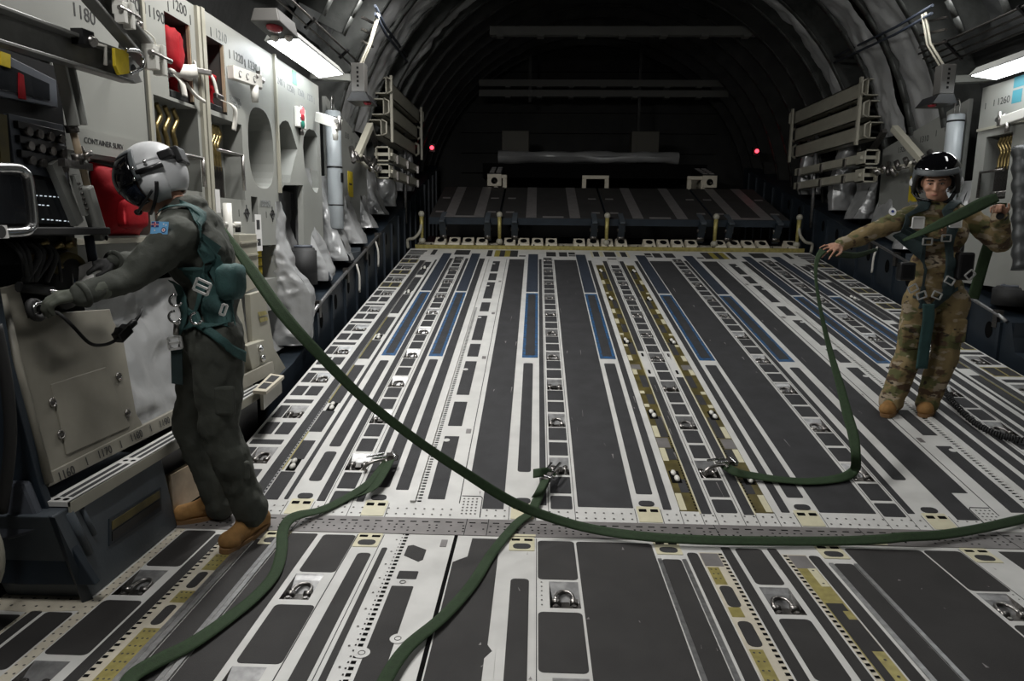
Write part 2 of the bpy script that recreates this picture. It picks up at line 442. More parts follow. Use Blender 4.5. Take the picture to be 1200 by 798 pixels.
# brown strips with zinc plates either side of the centre row
rp.patch('olive_brown', -.243, -.146, .12, 5.70, .003, .001)
for a, b in ((.30,.44),(.66,.80),(.95,1.25),(1.45,1.62),(1.75,1.98),(2.44,2.74),(3.02,3.25),(3.45,3.58),(3.78,4.08),(4.45,4.75),(4.98,5.34)):
    rp.patch(NK, -.203, -.155, a, b, .003)
for a, b in ((.13,.292),(.647,.805),(.952,1.109),(1.40,1.45),(1.63,1.68),(2.0,2.12),(2.30,2.42),(2.64,2.69),(2.94,2.99),(3.28,3.42),(3.61,3.75),(4.33,4.39),(4.75,4.92)):
    rp.patch('cream_paint', -.24, -.206, a, b, .002, .002)
rp.patch('plate_grey', -.24, -.165, .811, .937, .002, .002); rp.patch('plate_grey', -.24, -.165, 2.1, 2.21, .002, .002)
rp.m('hole')
for k in range(28):
    for sg in (1, -1): rp.poly([(sg*x, .14+k*.03+y, .002) for x, y in ((-.158,0),(-.149,0),(-.149,.014),(-.158,.014))])
rp.patch('cream_paint', -.146, -.139, .1, 5.8, .001, .003)
rp.patch(NK, -.136, -.083, .10, 1.955, .004); rp.patch(NK, -.136, -.083, 2.526, 5.93, .004)
for s in (2.02, 2.40): rp.patch('hole', -.118, -.10, s, s+.075, .008, .002)
rp.patch(NK, -.055, .055, .113, .239, .01, mirror=False); rp.patch(NK, -.055, .055, .265, .437, .006, mirror=False)
for k in range(9):
    for a, b in ((.686, .852), (.882, 1.052)):
        if b+PER*k < 5.75: rp.patch(NK, -.05, .05, a+PER*k, b+PER*k, .006, mirror=False)
# upper end details
for a0, a1, b0, b1, m in ((-2.79,-2.55,6.40,6.48,NK),(-2.79,-2.57,6.22,6.27,NK),(-2.79,-2.57,6.31,6.37,NK),(-2.472,-2.41,6.2,6.53,NK),(-2.147,-1.94,6.22,6.52,NK),(-1.694,-1.625,6.14,6.53,NK),(-1.59,-1.52,6.13,6.53,'gold_paint'),
        (-1.519,-1.45,6.13,6.53,NK),(-1.449,-1.377,6.13,6.53,'gold_paint'),(-1.376,-1.27,6.13,6.53,NK),(-1.25,-1.16,6.15,6.22,NK),(-.877,-.745,6.18,6.45,NK),(-.70,-.59,6.18,6.45,NK),(-.57,-.48,6.2,6.26,NK),(-.57,-.48,6.3,6.44,NK),(-.227,-.15,6.2,6.5,NK)):
    rp.patch(m, a0, a1, b0, b1, .006)
rp.patch(NK, -.075, .075, 6.2, 6.5, .006, mirror=False); rp.patch('plate_grey', -.06, .06, 6.02, 6.1, .006, mirror=False)
rp.patch('cream_paint', -.26, -.235, 6.15, 6.53, .002); rp.patch('cream_paint', -.14, -.095, 6.2, 6.53, .002)
# hinge edge fittings
def end_fit(d, c, v, sg, oval_far):
    """cream end block of a guide rail, oval pad and two slots; v = edge, sg = direction away from the hinge"""
    y = lambda t: sorted((v+sg*t[0], v+sg*t[1]))
    d.patch('cream_paint', c-.06, c+.06, *y((.0, .14)), .006, .003)
    d.patch(NK, c-.042, c+.042, *y((.145, .195) if oval_far else (.07, .125)), .024, .004)
    for o in (-.03, .03): d.patch('hole', c+o-.02, c+o+.02, *y((.09, .115) if oval_far else (.022, .042)), .004, .0045)
for c in (-2.25, -1.848, -1.07, -.41): end_fit(rp, c, .012, 1, True)
xs = [x/1000 for x in range(-2760, -20, 47)]
rp.dots('dot', [x for x in xs if abs(abs(x)-1.34) > .08], [.035, .085], .006)
rp.m('seam')
for x in (-2.47, -2.325, -2.18, -1.98, -1.905, -1.78, -1.14, -1.0, -.795, -.48, -.345, -.245, -.14, -.068):
    for sg in (1, -1): rp.poly([(sg*x-.0016, 0, .0012), (sg*x+.0016, 0, .0012), (sg*x+.0016, .13, .0012), (sg*x-.0016, .13, .0012)])
# light scuffs worn into the pads
rp.m('plate_grey')
for _ in range(60):
    c = random.choice((-1.25, -.65, .63, 1.27, 0, .1, -.2)); x = c+random.uniform(-.12, .12); s = random.uniform(.15, 5)**1.0; l = random.uniform(.02, .16); w = random.uniform(.0008, .002)
    rp.poly([(x, s, .0021), (x+w, s, .0021), (x+w+random.uniform(-.01,.01), s+l, .0021), (x+random.uniform(-.01,.01), s+l, .0021)])
ramp = rp.build('floor_ramp', recalc=False); ramp.location = (0, HY, 0); ramp.rotation_euler = (AL, 0, 0)
tag(ramp, 'sloping cargo ramp floor of pale metal with dark grip pads and blue edged panels', 'ramp', kind='structure')
RAMP_M = Matrix.Translation((0, HY, 0)) @ Matrix.Rotation(AL, 4, 'X')
# pallet rollers let into the brown strips and the sill strips
def roller(u, s):
    b = MB(); b.m('hole'); b.box(u-.028, u+.028, s-.065, s+.065, .0005, .003)
    b.m('white_plastic'); b.sphere((u+.005, s-.028, .010), (.016, .03, .014), 10, 6); b.sphere((u-.005, s+.033, .010), (.015, .028, .013), 10, 6)
    o = b.build('lock_roller', ramp, recalc=False)
for s in (.463, 1.278, 2.767, 4.12, 5.37):
    roller(-.205, s); roller(.205, s)
for s in (.505, 1.305, 2.78, 4.28, 5.42): roller(-2.425, s); roller(2.425, s)

# ---- level deck: local frame x across, y = distance from hinge toward the camera, z up (flipped into place)
dk = Deck('white_paint'); ND = 'nonskid_near'
deck_rows = [('outer left deck row', -2.715, -2.59, .595), ('second deck row from left', -2.03, -1.91, .592),
             ('deck row left of centre', -.943, -.82, .6), ('centre deck row', -.062, .06, .6), ('deck row right of centre', .83, .953, .6), ('second deck row from right', 1.91, 2.03, .592), ('outer right deck row', 2.59, 2.715, .595)]
for name, a0, a1, v0 in deck_rows:
    for k in range(2):
        v = v0+.63*k; dk.pan(a0, a1, v, v+.205, -1, mirror=False)
        RINGS.append((((a0+a1)/2, v+.13, -.03), False, name, k))
dk.base(-3.3, 3.3, .186, 4.8)
END = 4.7
for k in range(7):
    o = .63*k
    if k > 0: dk.patch(ND, -2.715, -2.558, .21+o, .56+o, .02); dk.patch(ND, -2.028, -1.868, .206+o, .575+o, .02); dk.patch(ND, -.99, -.818, .206+o, .575+o, .02); dk.patch(ND, -.066, .057, .206+o, .575+o, .02, mirror=False)
dk.patch(ND, -2.715, -2.558, .205, .56, .02); dk.patch(ND, -2.028, -1.868, .212, .575, .02); dk.patch(ND, -.99, -.818, .222, .585, .02); dk.patch(ND, -.066, .057, .25, .58, .02, mirror=False)
dk.patch('warm_white', -2.765, -2.722, .19, END, .002, .002)
dk.dots('dot', [-2.757, -2.73], [.22+.045*k for k in range(40)], .005, .003)
dk.shape('warm_white', [(-2.765, .83), (-3.25, .80), (-3.25, .92), (-2.95, .94), (-2.765, .92)], .0015)
dk.dots('dot', [-2.80-.05*k for k in range(8)], [.845, .90], .006, .003)
dk.patch(ND, -2.884, -2.775, .935, 1.28, .015); dk.patch(ND, -2.945, -2.90, .93, END, .01); dk.patch(ND, -3.2, -2.965, .96, END, .01)
dk.patch(ND, -2.884, -2.775, 1.32, END, .015)
dk.patch('warm_white', -2.962, -2.95, .93, END, .002, .002); dk.dots('dot', [-2.956], [.95+.05*k for k in range(12)], .004, .003)
dk.patch(ND, -2.547, -2.50, .24, END, .01)
dk.patch('warm_white', -2.498, -2.387, .30, END, .002, .001)
dk.m('hole')
for k in range(60):
    v = .27+k*.034
    for sg in (1, -1):
        dk.poly([(sg*x, v+y, .0022) for x, y in ((-2.497,0),(-2.478,0),(-2.478,.014),(-2.497,.014))])
for a, b in ((.44,.585),(.755,.845),(1.02,1.42),(1.75,1.9)): dk.patch('yellow_zinc', -2.452, -2.39, a, b, .002, .0015)
dk.dots('dot', [-2.44, -2.42, -2.402], [.46+.04*k for k in range(3)]+[.77, .81]+[1.04+.045*k for k in range(9)], .005, .002)
for a, b in ((.6,.735),(.862,1.0),(1.47,1.6),(1.63,1.73)): dk.patch(ND, -2.448, -2.405, a, b, .02, .002)
dk.m('bare_metal')
for sg in (1, -1):
    dk.box(sg*-2.385, sg*-2.366, .22, END, 0, .006); dk.box(sg*-2.36, sg*-2.337, .22, END, 0, .010); dk.box(sg*-2.245, sg*-2.228, .22, END, 0, .006); dk.box(sg*-2.222, sg*-2.203, .22, END, 0, .010)
dk.patch(ND, -2.334, -2.247, .28, END, .006); dk.patch(ND, -2.2, -2.058, .206, END, .01)
dk.patch('seam', -1.866, -1.862, .2, END, .001, .001); dk.patch('seam', -1.737, -1.734, .2, END, .001, .001)
dk.patch(ND, -1.815, -1.752, .39, END, .02); dk.patch(ND, -1.716, -1.69, .333, END, .01)
dk.m('hole')
for k in range(60):
    v = .185+k*.033
    for sg in (1, -1):
        dk.poly([(sg*x, v+y, .0015) for x, y in ((-1.634,0),(-1.616,0),(-1.616,.016),(-1.634,.016))]); dk.poly([(sg*x, v+y, .0015) for x, y in ((-1.646,.004),(-1.640,.004),(-1.640,.012),(-1.646,.012))])
dk.dots('dot', [-1.665], [.25+.12*k for k in range(12)], .005)
dk.shape(ND, [(-1.6,.31),(-1.575,.30),(-1.507,.345),(-1.507,.44),(-1.525,.46),(-1.6,.405)])
dk.patch(ND, -1.593, -1.508, .546, .613, .006); dk.patch(ND, -1.6, -1.508, .672, END, .006)
for x, v in ((-1.5, 1.04), (-1.61, 1.13)):
    dk.m('white_paint'); 
    for sg in (1, -1): dk.poly([(sg*x+.03*math.cos(k*PI/8), v+.03*math.sin(k*PI/8), .0025) for k in range(16)])
    dk.m('dot')
    for sg in (1, -1): dk.torus((sg*x, v, .003), (0,0,1), .012, .0015, seg=12, sub=4)
dk.m('dot')
for sg in (1, -1): dk.torus((sg*-1.56, .64, .002), (0,0,1), .012, .0015, seg=12, sub=4)
dk.patch('plate_grey', -1.45, -1.42, .24, .31, .002, .003)
dk.patch('hole', -1.394, -1.377, .186, END, .002, .001)
dk.shape(ND, [(-1.305,.215),(-1.172,.215),(-1.172,1.06),(-1.142,1.12),(-1.142,END),(-1.371,END),(-1.371,.455),(-1.345,.43),(-1.31,.40)])
dk.shape('white_paint', [(-1.178,1.14),(-1.155,1.10),(-1.14,1.10),(-1.13,END),(-1.178,END)], .002)
dk.patch(ND, -1.106, -1.028, .586, END, .02)
dk.patch('seam', -.998, -.995, .2, END, .001, .001)
dk.dots('dot', [-.975], [.61+.035*k for k in range(6)], .004)
dk.patch(ND, -.808, -.452, .222, END, .02)
dk.patch('bare_metal', -.447, -.429, .38, END, .002, .006); dk.patch('bare_metal', -.337, -.318, .38, END, .002, .006)
dk.patch(ND, -.427, -.341, .376, END, .015); dk.patch(ND, -.303, -.252, .306, END, .02)
dk.patch('warm_white', -.246, -.138, .30, END, .002, .001)
dk.patch('plate_grey', -.243, -.16, .31, .43, .002, .002)
dk.m('hole')
for k in range(60):
    v = .31+k*.033
    for sg in (1, -1): dk.poly([(sg*x, v+y, .0022) for x, y in ((-.157,0),(-.140,0),(-.140,.015),(-.157,.015))])
# the two centre plates differ: ovals in one, cut-out pads on zinc in the other
for a, b in ((.44,.59),(.765,.835),(1.04,1.42)): dk.patch('yellow_zinc', -.238, -.188, a, b, .002, .0015, mirror=False)
for a, b in ((.6,.765),(.862,1.025),(1.46,1.6)): dk.patch(ND, -.232, -.178, a, b, .022, .002, mirror=False)
dk.dots('dot', [-.225, -.205], [.46, .5, .54]+[1.06+.05*k for k in range(7)], .005, .002, mirror=False)
dk.patch('yellow_zinc', .16, .243, .42, END, .002, .0015, mirror=False)
dk.patch('cream_paint', .205, .24, .43, .585, .002, .0025, mirror=False)
dk.shape(ND, [(.165,.715),(.235,.715),(.235,.77),(.21,.77),(.21,.83),(.243,.83),(.243,1.03),(.165,1.03)], .002, mirror=False)
dk.patch(ND, .165, .2, 1.03, END, .004, .002, mirror=False)
dk.dots('dot', [.222], [.45, .56, 1.08, 1.17, 1.3], .006, .003, mirror=False)
dk.patch(ND, -.130, -.086, .242, END, .01)
for c in (-2.25, -1.8, -1.065, -.38): end_fit(dk, c, .19, 1, False)
dk.m('plate_grey')
for _ in range(40):
    x = random.uniform(-1.3, 2.2); v = random.uniform(.25, 1.3); l = random.uniform(.005, .03); w = random.uniform(.001, .003)
    dk.poly([(x, v, .0026), (x+w, v, .0026), (x+w+random.uniform(-.01,.01), v+l, .0026), (x+random.uniform(-.01,.01), v+l, .0026)])
deck = dk.build('floor', recalc=False)
deck.matrix_world = Matrix(((1,0,0,0),(0,-1,0,HY),(0,0,1,0),(0,0,0,1)))
tag(deck, 'level metal cargo deck with dark grip pads and rails', 'floor', kind='structure')

# ---- hinge strip between deck and ramp
h = MB(); h.m('plate_grey'); h.box(-2.8, 2.8, HY-.186, HY+.0, -.03, .004)
h.m('seam')
for x in (-1.35, -1.24, -.1, .62, 1.3, 1.62, -2.2): h.box(x-.002, x+.002, HY-.185, HY, .0035, .0045)
h.m('hole')
for k in range(-46, 47):
    h.box(k*.06-.016, k*.06+.016, HY-.052, HY-.042, .004, .0048)
random.seed(3)
for k in range(-80, 81):
    for v in (.085, .118, .15):
        if random.random() < .62: h.disc((k*.034+random.uniform(-.004,.004), HY-v, .0046), (0,0,1), .0065, 6, up=(0,1,0))
h.m('cream_paint'); h.box(.50, .68, HY-.185, HY-.15, .004, .006); h.box(-1.13, -1.0, HY-.185, HY-.165, .004, .0055)
tag(h.build('trim_1', recalc=False), 'grey perforated hinge strip across the deck at the foot of the ramp', 'hinge plate', kind='structure')

# ---- tie-down rings
def make_ring():
    root = empty('tie_down_ring')
    b = MB(); b.m('steel')
    arc = [(.036*math.cos(R(a)), .028+.048*math.sin(R(a)), .016) for a in range(0, 181, 15)]
    b.tube([(.036, -.004, .016)] + arc + [(-.036, -.004, .016)], .0075, 8); b.build('ring', root, recalc=False)
    for sx in (1, -1):
        l = MB(); l.m('steel'); l.cyl((sx*.020, -.008, .016), (sx*.052, -.008, .016), .014, 12); l.m('steel_dark'); l.cyl((sx*.036, -.042, .006), (sx*.036, -.042, .017), .015, 10); l.m('steel'); l.cyl((sx*.036, -.042, .017), (sx*.036, -.042, .023), .009, 6)
        l.build('pivot_lug', root, recalc=False)
    c = MB(); c.m('steel_dark'); c.box(-.018, .018, -.05, .004, -.004, .01); c.build('pan_bracket', root)
    return root
ORD = ['first', 'second', 'third', 'fourth', 'fifth', 'sixth', 'seventh', 'eighth', 'ninth', 'tenth']
proto = make_ring(); first = True
random.seed(11)
for (x, y, z), onramp, row, k in RINGS:
    o = proto if first else copy_tree(proto); first = False
    if onramp: o.matrix_world = RAMP_M @ Matrix.Translation((x, y, z)) @ Matrix.Rotation(random.choice((0, 0, PI)), 4, 'Z')
    else: o.matrix_world = Matrix.Translation((x, HY-y, z)) @ Matrix.Rotation(PI if k % 2 else 0, 4, 'Z')
    tag(o, 'steel tie-down ring in its pan, %s from hinge strip, %s' % (ORD[k], row), 'tie-down ring', 'tie-down rings sunk into the cargo floor')
# ------------------------------------------------------------------ fuselage shell
ZC, RAD = 1.8, 3.62
def arc_pts(r, a0, a1, n): return [(r*math.cos(R(a0+(a1-a0)*k/n)), ZC+r*math.sin(R(a0+(a1-a0)*k/n))) for k in range(n+1)]
def shell_piece(name, a0, a1, n, mname, y0=-2.0, y1=15.0):
    b = MB(); b.m(mname); pro = arc_pts(RAD, a0, a1, n); ys = [y0+(y1-y0)*k/34 for k in range(35)]
    b.grid([[(p[0], y, p[1]) for p in pro] for y in ys]); pro2 = arc_pts(RAD+.12, a0, a1, n)
    b.grid([[(p[0], y, p[1]) for p in pro2] for y in ys])
    return b.build(name, recalc=False)
tag(shell_piece('wall_left', 120, 216, 24, 'shell'), 'dark quilted curved fuselage wall on the left side', 'wall', kind='structure')
tag(shell_piece('wall_right', -36, 60, 24, 'shell'), 'dark quilted curved fuselage wall on the right side', 'wall', kind='structure')
tag(shell_piece('ceiling', 60, 120, 16, 'shell'), 'dark curved fuselage crown overhead', 'ceiling', kind='structure')
# frames
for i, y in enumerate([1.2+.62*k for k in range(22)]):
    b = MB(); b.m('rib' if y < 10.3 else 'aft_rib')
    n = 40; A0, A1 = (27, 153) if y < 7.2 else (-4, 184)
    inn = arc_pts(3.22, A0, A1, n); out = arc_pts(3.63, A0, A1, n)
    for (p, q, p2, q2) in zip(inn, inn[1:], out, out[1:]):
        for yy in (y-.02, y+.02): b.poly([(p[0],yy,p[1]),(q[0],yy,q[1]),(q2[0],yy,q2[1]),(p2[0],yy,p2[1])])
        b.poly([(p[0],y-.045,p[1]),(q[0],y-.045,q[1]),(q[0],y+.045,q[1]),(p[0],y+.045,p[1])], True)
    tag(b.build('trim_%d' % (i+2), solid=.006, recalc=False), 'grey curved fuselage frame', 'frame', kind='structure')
# stringers along the crown
# front bulkhead behind the camera and the dark cargo door aft
b = MB(); b.m('shell'); b.box(-3.7, 3.7, -2.12, -2.0, -.4, 5.6); tag(b.build('wall_front'), 'dark forward bulkhead', 'wall', kind='structure')
b = MB(); b.m('door_dark'); b.box(-3.7, 3.7, 14.6, 14.7, .0, 5.6)
for z in (2.6, 3.0, 3.4, 3.8, 4.6): b.box(-2.6, 2.6, 14.5, 14.6, z, z+.03)
tag(b.build('wall_back'), 'dark aft bulkhead of the cargo bay', 'wall', kind='structure')
SC.world = bpy.data.worlds.new('world'); SC.world.use_nodes = True
SC.world.node_tree.nodes['Background'].inputs['Color'].default_value = (.0, .0, .0, 1)
# ------------------------------------------------------------------ lamps of the bay
def area(name, loc, tgt, sx, sy, watts, col=(1, .97, .93), spread=180):
    l = bpy.data.lights.new(name, 'AREA'); l.shape = 'RECTANGLE'; l.size = sx; l.size_y = sy; l.energy = watts; l.color = col; l.spread = R(spread)
    o = bpy.data.objects.new(name, l); COL.objects.link(o); o.location = loc
    d = (Vector(tgt)-Vector(loc)).normalized(); o.rotation_euler = d.to_track_quat('-Z', 'Y').to_euler(); return o
# ------------------------------------------------------------------ left wall equipment
XW = -3.10
def wl(x, y, X=XW): p = at_x(x, y, X); return (p.y, p.z)
def loop_px(pts, X=XW): return [wl(x, y, X) for x, y in pts]
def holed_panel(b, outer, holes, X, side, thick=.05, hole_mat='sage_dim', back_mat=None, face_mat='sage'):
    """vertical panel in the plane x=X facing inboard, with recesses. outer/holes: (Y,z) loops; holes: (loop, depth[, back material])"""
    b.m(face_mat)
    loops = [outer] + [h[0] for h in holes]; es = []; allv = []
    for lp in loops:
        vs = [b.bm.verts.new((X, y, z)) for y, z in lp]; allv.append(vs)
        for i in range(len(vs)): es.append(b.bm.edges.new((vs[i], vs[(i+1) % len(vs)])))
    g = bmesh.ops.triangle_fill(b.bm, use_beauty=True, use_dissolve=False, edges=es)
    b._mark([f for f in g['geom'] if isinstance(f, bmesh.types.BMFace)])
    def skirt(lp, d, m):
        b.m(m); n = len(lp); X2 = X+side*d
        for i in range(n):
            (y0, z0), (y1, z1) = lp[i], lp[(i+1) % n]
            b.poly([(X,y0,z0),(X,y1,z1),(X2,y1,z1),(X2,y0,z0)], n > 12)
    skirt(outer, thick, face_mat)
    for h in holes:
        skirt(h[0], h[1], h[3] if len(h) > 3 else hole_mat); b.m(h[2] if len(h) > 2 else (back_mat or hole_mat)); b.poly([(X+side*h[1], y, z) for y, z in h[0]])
def ell(cy, cz, ry, rz, n=24, p=2.5):
    o = []
    for k in range(n):
        a = 2*PI*k/n; c, s = math.cos(a), math.sin(a)
        o.append((cy+ry*math.copysign(abs(c)**(2/p), c), cz+rz*math.copysign(abs(s)**(2/p), s)))
    return o
def rect(y0, y1, z0, z1): return [(y0,z0),(y1,z0),(y1,z1),(y0,z1)]
def ticks(parent, X, side, items, m='ink', name='stencil_lettering'):
    for s, (y, z), size in items: text(s, wallM((X-side*.0015, y, z), side), size, m, parent, name)

# --- forward flat panel with its shelf edge
YS = [wl(163,0)[0], wl(240,150)[0], 5.56, 6.69]
c0 = empty('flat_panel', (XW, 2.9, 1.7), 'large plain sage wall panel behind the hinged grey beam', 'wall panel', 'sage panels along the side walls')
def child_mesh(b, name, root, **k):
    b.bm.transform(Matrix.Translation(-root.location)); return b.build(name, root, **k)
b = MB(); holed_panel(b, [(1.6,2.17),(3.0,2.17),(3.0,1.86),(YS[0]-.012,1.86),(YS[0]-.012,2.95),(1.6,2.95)], [], XW, -1); child_mesh(b, 'panel', c0)
b = MB(); b.m('sage'); b.box(XW-.02, XW+.012, 3.0, YS[0]-.03, 1.80, 1.905); child_mesh(b, 'placard_strip', c0)
def addtext(root, side, X, items, m='ink'):
    for s, (y, z), size in items:
        M = Matrix.Translation(-root.location) @ wallM((X-side*.0012, y, z), side); text(s, M, size, m, root)
addtext(c0, -1, XW+.012, [('CONTAINER SURV', (3.30, 1.855), .036)])
addtext(c0, -1, XW, [('1180', (wl(98,17)), .085), ('1190', wl(152,2), .085)])

# --- survival bag niche below the panel
n0 = empty('stowage_niche', (XW, 3.2, 1.3), 'open grey niche holding the red survival bag beside the helmet', 'stowage niche')
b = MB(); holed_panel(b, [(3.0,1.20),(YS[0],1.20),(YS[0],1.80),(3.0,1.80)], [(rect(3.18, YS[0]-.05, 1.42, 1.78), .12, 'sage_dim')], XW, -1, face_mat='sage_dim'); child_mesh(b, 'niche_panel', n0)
b = MB(); b.m('beige_metal'); b.box(XW-.02, XW+.03, 3.0, YS[0], 1.385, 1.41); child_mesh(b, 'shelf_lip', n0)
rb = empty('survival_bag', (XW, 3.05, 1.43), 'red fabric survival bag in the niche in front of the visored helmet', 'bag')
y0, z0 = wl(113,245); y1, z1 = wl(160,180)
b = MB(); b.m('red_fabric')
P = []
for i in range(21):
    row = []
    for j in range(21):
        t, u = i/20, j/20; e = (1-abs(2*t-1)**4)*(1-abs(2*u-1)**4)
        row.append((XW-.03+.10*e+.03*MN.noise(Vector((t*4,u*4,3)))*e+.016*(.4-abs(MN.noise(Vector((t*7,u*6,9)))))*e, 3.24+.36*t, 1.42+.345*u-.03*t*u))
    P.append(row)
b.grid(P); child_mesh(b, 'bag_body', rb, solid=.01, recalc=False)
b = MB(); b.m('red_fabric'); b.tube(catmull([(XW+.03,3.34,1.73),(XW+.05,3.37,1.785),(XW+.05,3.46,1.78),(XW+.03,3.50,1.72)],5), .016, 8); child_mesh(b, 'carry_handle', rb)
b = MB(); b.m('red_fabric'); lumpy(b, (XW+.06, 3.40, 1.53), (.035, .11, .075), 4, .06, seed=4); child_mesh(b, 'pocket', rb, bevel=.012)

# --- tall cabinet with open stowage above a hook rack
def hook_rack(y0, y1, z0, z1, X, dx, side, name_label, n, group):
    """chains with hooked levers hanging inside a recess"""
    for i in range(n):
        y = y0+(y1-y0)*(i+.5)/n; x = X+side*dx
        o = empty('chain_hook', (x, y, z1), name_label, 'tie-down hook', group)
        b = MB(); b.m('brass')
        zt = z1-.08
        b.tube(catmull([(0,0,0),(0,.015,-.02),(0,.035,-.06),(0,-.02,-.13),(0,0,-.19),(0,0,-.30)],4), [.015]*20+[.011], 7); b.build('hook', o)
        b = MB(); b.m('steel_dark'); b.box(-.012,.012,-.028,.028,-.62,-.26); b.build('lever', o, bevel=.004)
        b = MB(); b.m('steel'); b.cyl((0,-.03,-.5),(0,.03,-.5),.03,10); b.cyl((0,0,-.56),(0,0,-.68),.022,10); b.cyl((0,0,-.68),(0,0,-.76),.028,8); b.build('tensioner', o)
c1 = empty('tall_cabinet', (XW, 4.0, 1.2), 'tall sage cabinet stencilled 1190 and 1200 with a red kit in its opening', 'cabinet', 'sage cabinets along the side walls')
o1 = loop_px([(191.8,12.5),(222.2,30),(228,123),(198,113.5)]); r1 = loop_px([(179.5,109.8),(231.2,128.6),(237.6,230),(186,214)])
y, z = zip(*o1); O1 = rect(y[0], y[1], (z[2]+z[3])/2, (z[0]+z[1])/2)
y, z = zip(*r1); Q1 = rect(y[0], y[1], (z[2]+z[3])/2, (z[0]+z[1])/2)
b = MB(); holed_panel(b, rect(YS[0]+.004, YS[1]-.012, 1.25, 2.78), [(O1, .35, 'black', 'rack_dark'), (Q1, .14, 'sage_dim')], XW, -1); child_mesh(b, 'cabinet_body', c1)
b = MB(); b.m('tan_metal'); b.box(XW-.022, XW-.002, O1[1][0]-.008, O1[1][0]+.004, O1[0][1]+.02, O1[0][1]+.55); child_mesh(b, 'edge_trim', c1)
b = MB(); b.m('beige_metal'); b.box(XW+.0, XW+.02, YS[1]-.05, YS[1]-.014, 1.25, 2.78); b.box(XW, XW+.012, YS[0]+.004, YS[0]+.03, 1.25, 2.78); child_mesh(b, 'edge_rail', c1)
addtext(c1, -1, XW, [('1190', wl(183,18), .085), ('1200', wl(210,9), .085), ('I', wl(170,10), .08), ('I', wl(197,8), .08), ('I', wl(223,24), .08)])
addtext(c1, -1, XW, [('STOWAGE', (wl(185,74)[0], wl(185,74)[1]), .035), ('PORTABLE WATER', wl(186,79), .035), ('OR LIFE RAFTS', wl(186,84), .035)])
b = MB(); b.m('steel'); b.tube([(XW+.03, Q1[0][0]+.02, Q1[0][1]+.2),(XW+.03, Q1[1][0]-.03, Q1[0][1]+.2)], .010, 8); b.tube([(XW-.1, Q1[1][0]-.03, Q1[0][1]+.2),(XW+.03, Q1[1][0]-.03, Q1[0][1]+.2),(XW+.03, Q1[1][0]-.03, Q1[0][1]+.03)], .012, 8); child_mesh(b, 'retaining_bar', c1)
hook_rack(Q1[0][0]-.02, Q1[1][0]-.15, Q1[0][1], Q1[2][1]-.03, XW, .05, -1, 'brass chain hook hanging in the recess behind the grey helmet', 4, 'chain hooks behind the helmet')

c2 = empty('tall_cabinet', (XW, 4.9, 1.2), 'sage cabinet with one tall oval opening and a dark stowed red kit', 'cabinet', 'sage cabinets along the side walls')
o2 = loop_px([(236,39),(262,52),(266.5,138),(242.5,130)]); y, z = zip(*o2); O2 = rect((y[0]+y[3])/2, (y[1]+y[2])/2, (z[2]+z[3])/2, (z[0]+z[1])/2)
r2 = loop_px([(242.5,132),(283,146.6),(287.7,235),(247.6,230)]); y, z = zip(*r2); Q2 = rect((y[0]+y[3])/2+.04, (y[1]+y[2])/2, (z[2]+z[3])/2, (z[0]+z[1])/2)
O2[0] = (O2[0][0], Q2[2][1]+.03); O2[1] = (O2[1][0], Q2[2][1]+.03)
a_, b_ = wl(291,170), wl(320.5,178); ct, cb = wl(303,126), wl(308,221)
oval = ell((a_[0]+b_[0])/2, (ct[1]+cb[1])/2, (b_[0]-a_[0])/2, (ct[1]-cb[1])/2, 28, 2.6)
s0, s1 = wl(294,230), wl(303,260); SL = rect(s0[0], s1[0], s1[1], s0[1])
q0, q1 = wl(301.5,288), wl(325,325); NI = rect(q0[0], min(q1[0], YS[2]-.06), q1[1], q0[1])
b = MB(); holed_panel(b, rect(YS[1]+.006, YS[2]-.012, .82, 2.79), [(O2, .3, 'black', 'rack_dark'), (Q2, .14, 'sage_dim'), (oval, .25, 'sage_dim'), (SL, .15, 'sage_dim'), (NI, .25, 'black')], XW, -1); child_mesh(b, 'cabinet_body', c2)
b = MB(); b.m('tan_metal'); b.box(XW-.022, XW-.002, O2[1][0]-.008, O2[1][0]+.004, O2[0][1]+.02, O2[0][1]+.45); child_mesh(b, 'edge_trim', c2)
b = MB(); b.m('beige_metal'); b.box(XW, XW+.02, YS[1]+.006, YS[1]+.05, .82, 2.79); child_mesh(b, 'edge_rail', c2)
b = MB(); b.m('steel'); b.tube([(XW+.03, Q2[0][0]+.02, Q2[0][1]+.3),(XW+.03, Q2[1][0]-.08, Q2[0][1]+.3)], .010, 8); b.tube([(XW-.1, Q2[1][0]-.08, Q2[0][1]+.3),(XW+.03, Q2[1][0]-.08, Q2[0][1]+.3),(XW+.03, Q2[1][0]-.08, Q2[0][1]+.06)], .012, 8); child_mesh(b, 'retaining_bar', c2)
addtext(c2, -1, XW, [('I', wl(235,28), .08), ('I', wl(247,38), .08), ('I', wl(269,64), .08), ('I', wl(287,75), .08), ('I', wl(304,83), .08), ('I', wl(241,247), .07), ('I', wl(260,250), .07), ('I', wl(280,250), .07), ('I', wl(312,252), .07)])
addtext(c2, -1, XW, [('1210', wl(259,43), .085), ('1220', wl(279,68), .085), ('1230', wl(296,78), .085), ('STOWAGE', wl(275,116), .035), ('CHAINS AND', wl(276,120), .03), ('DEVICES', wl(277,124), .03), ('EMERGENCY', wl(311,237), .035), ('ESCAPE ROPE', wl(311,241), .035)], 'ink_faint')
b = MB(); b.m('ink')
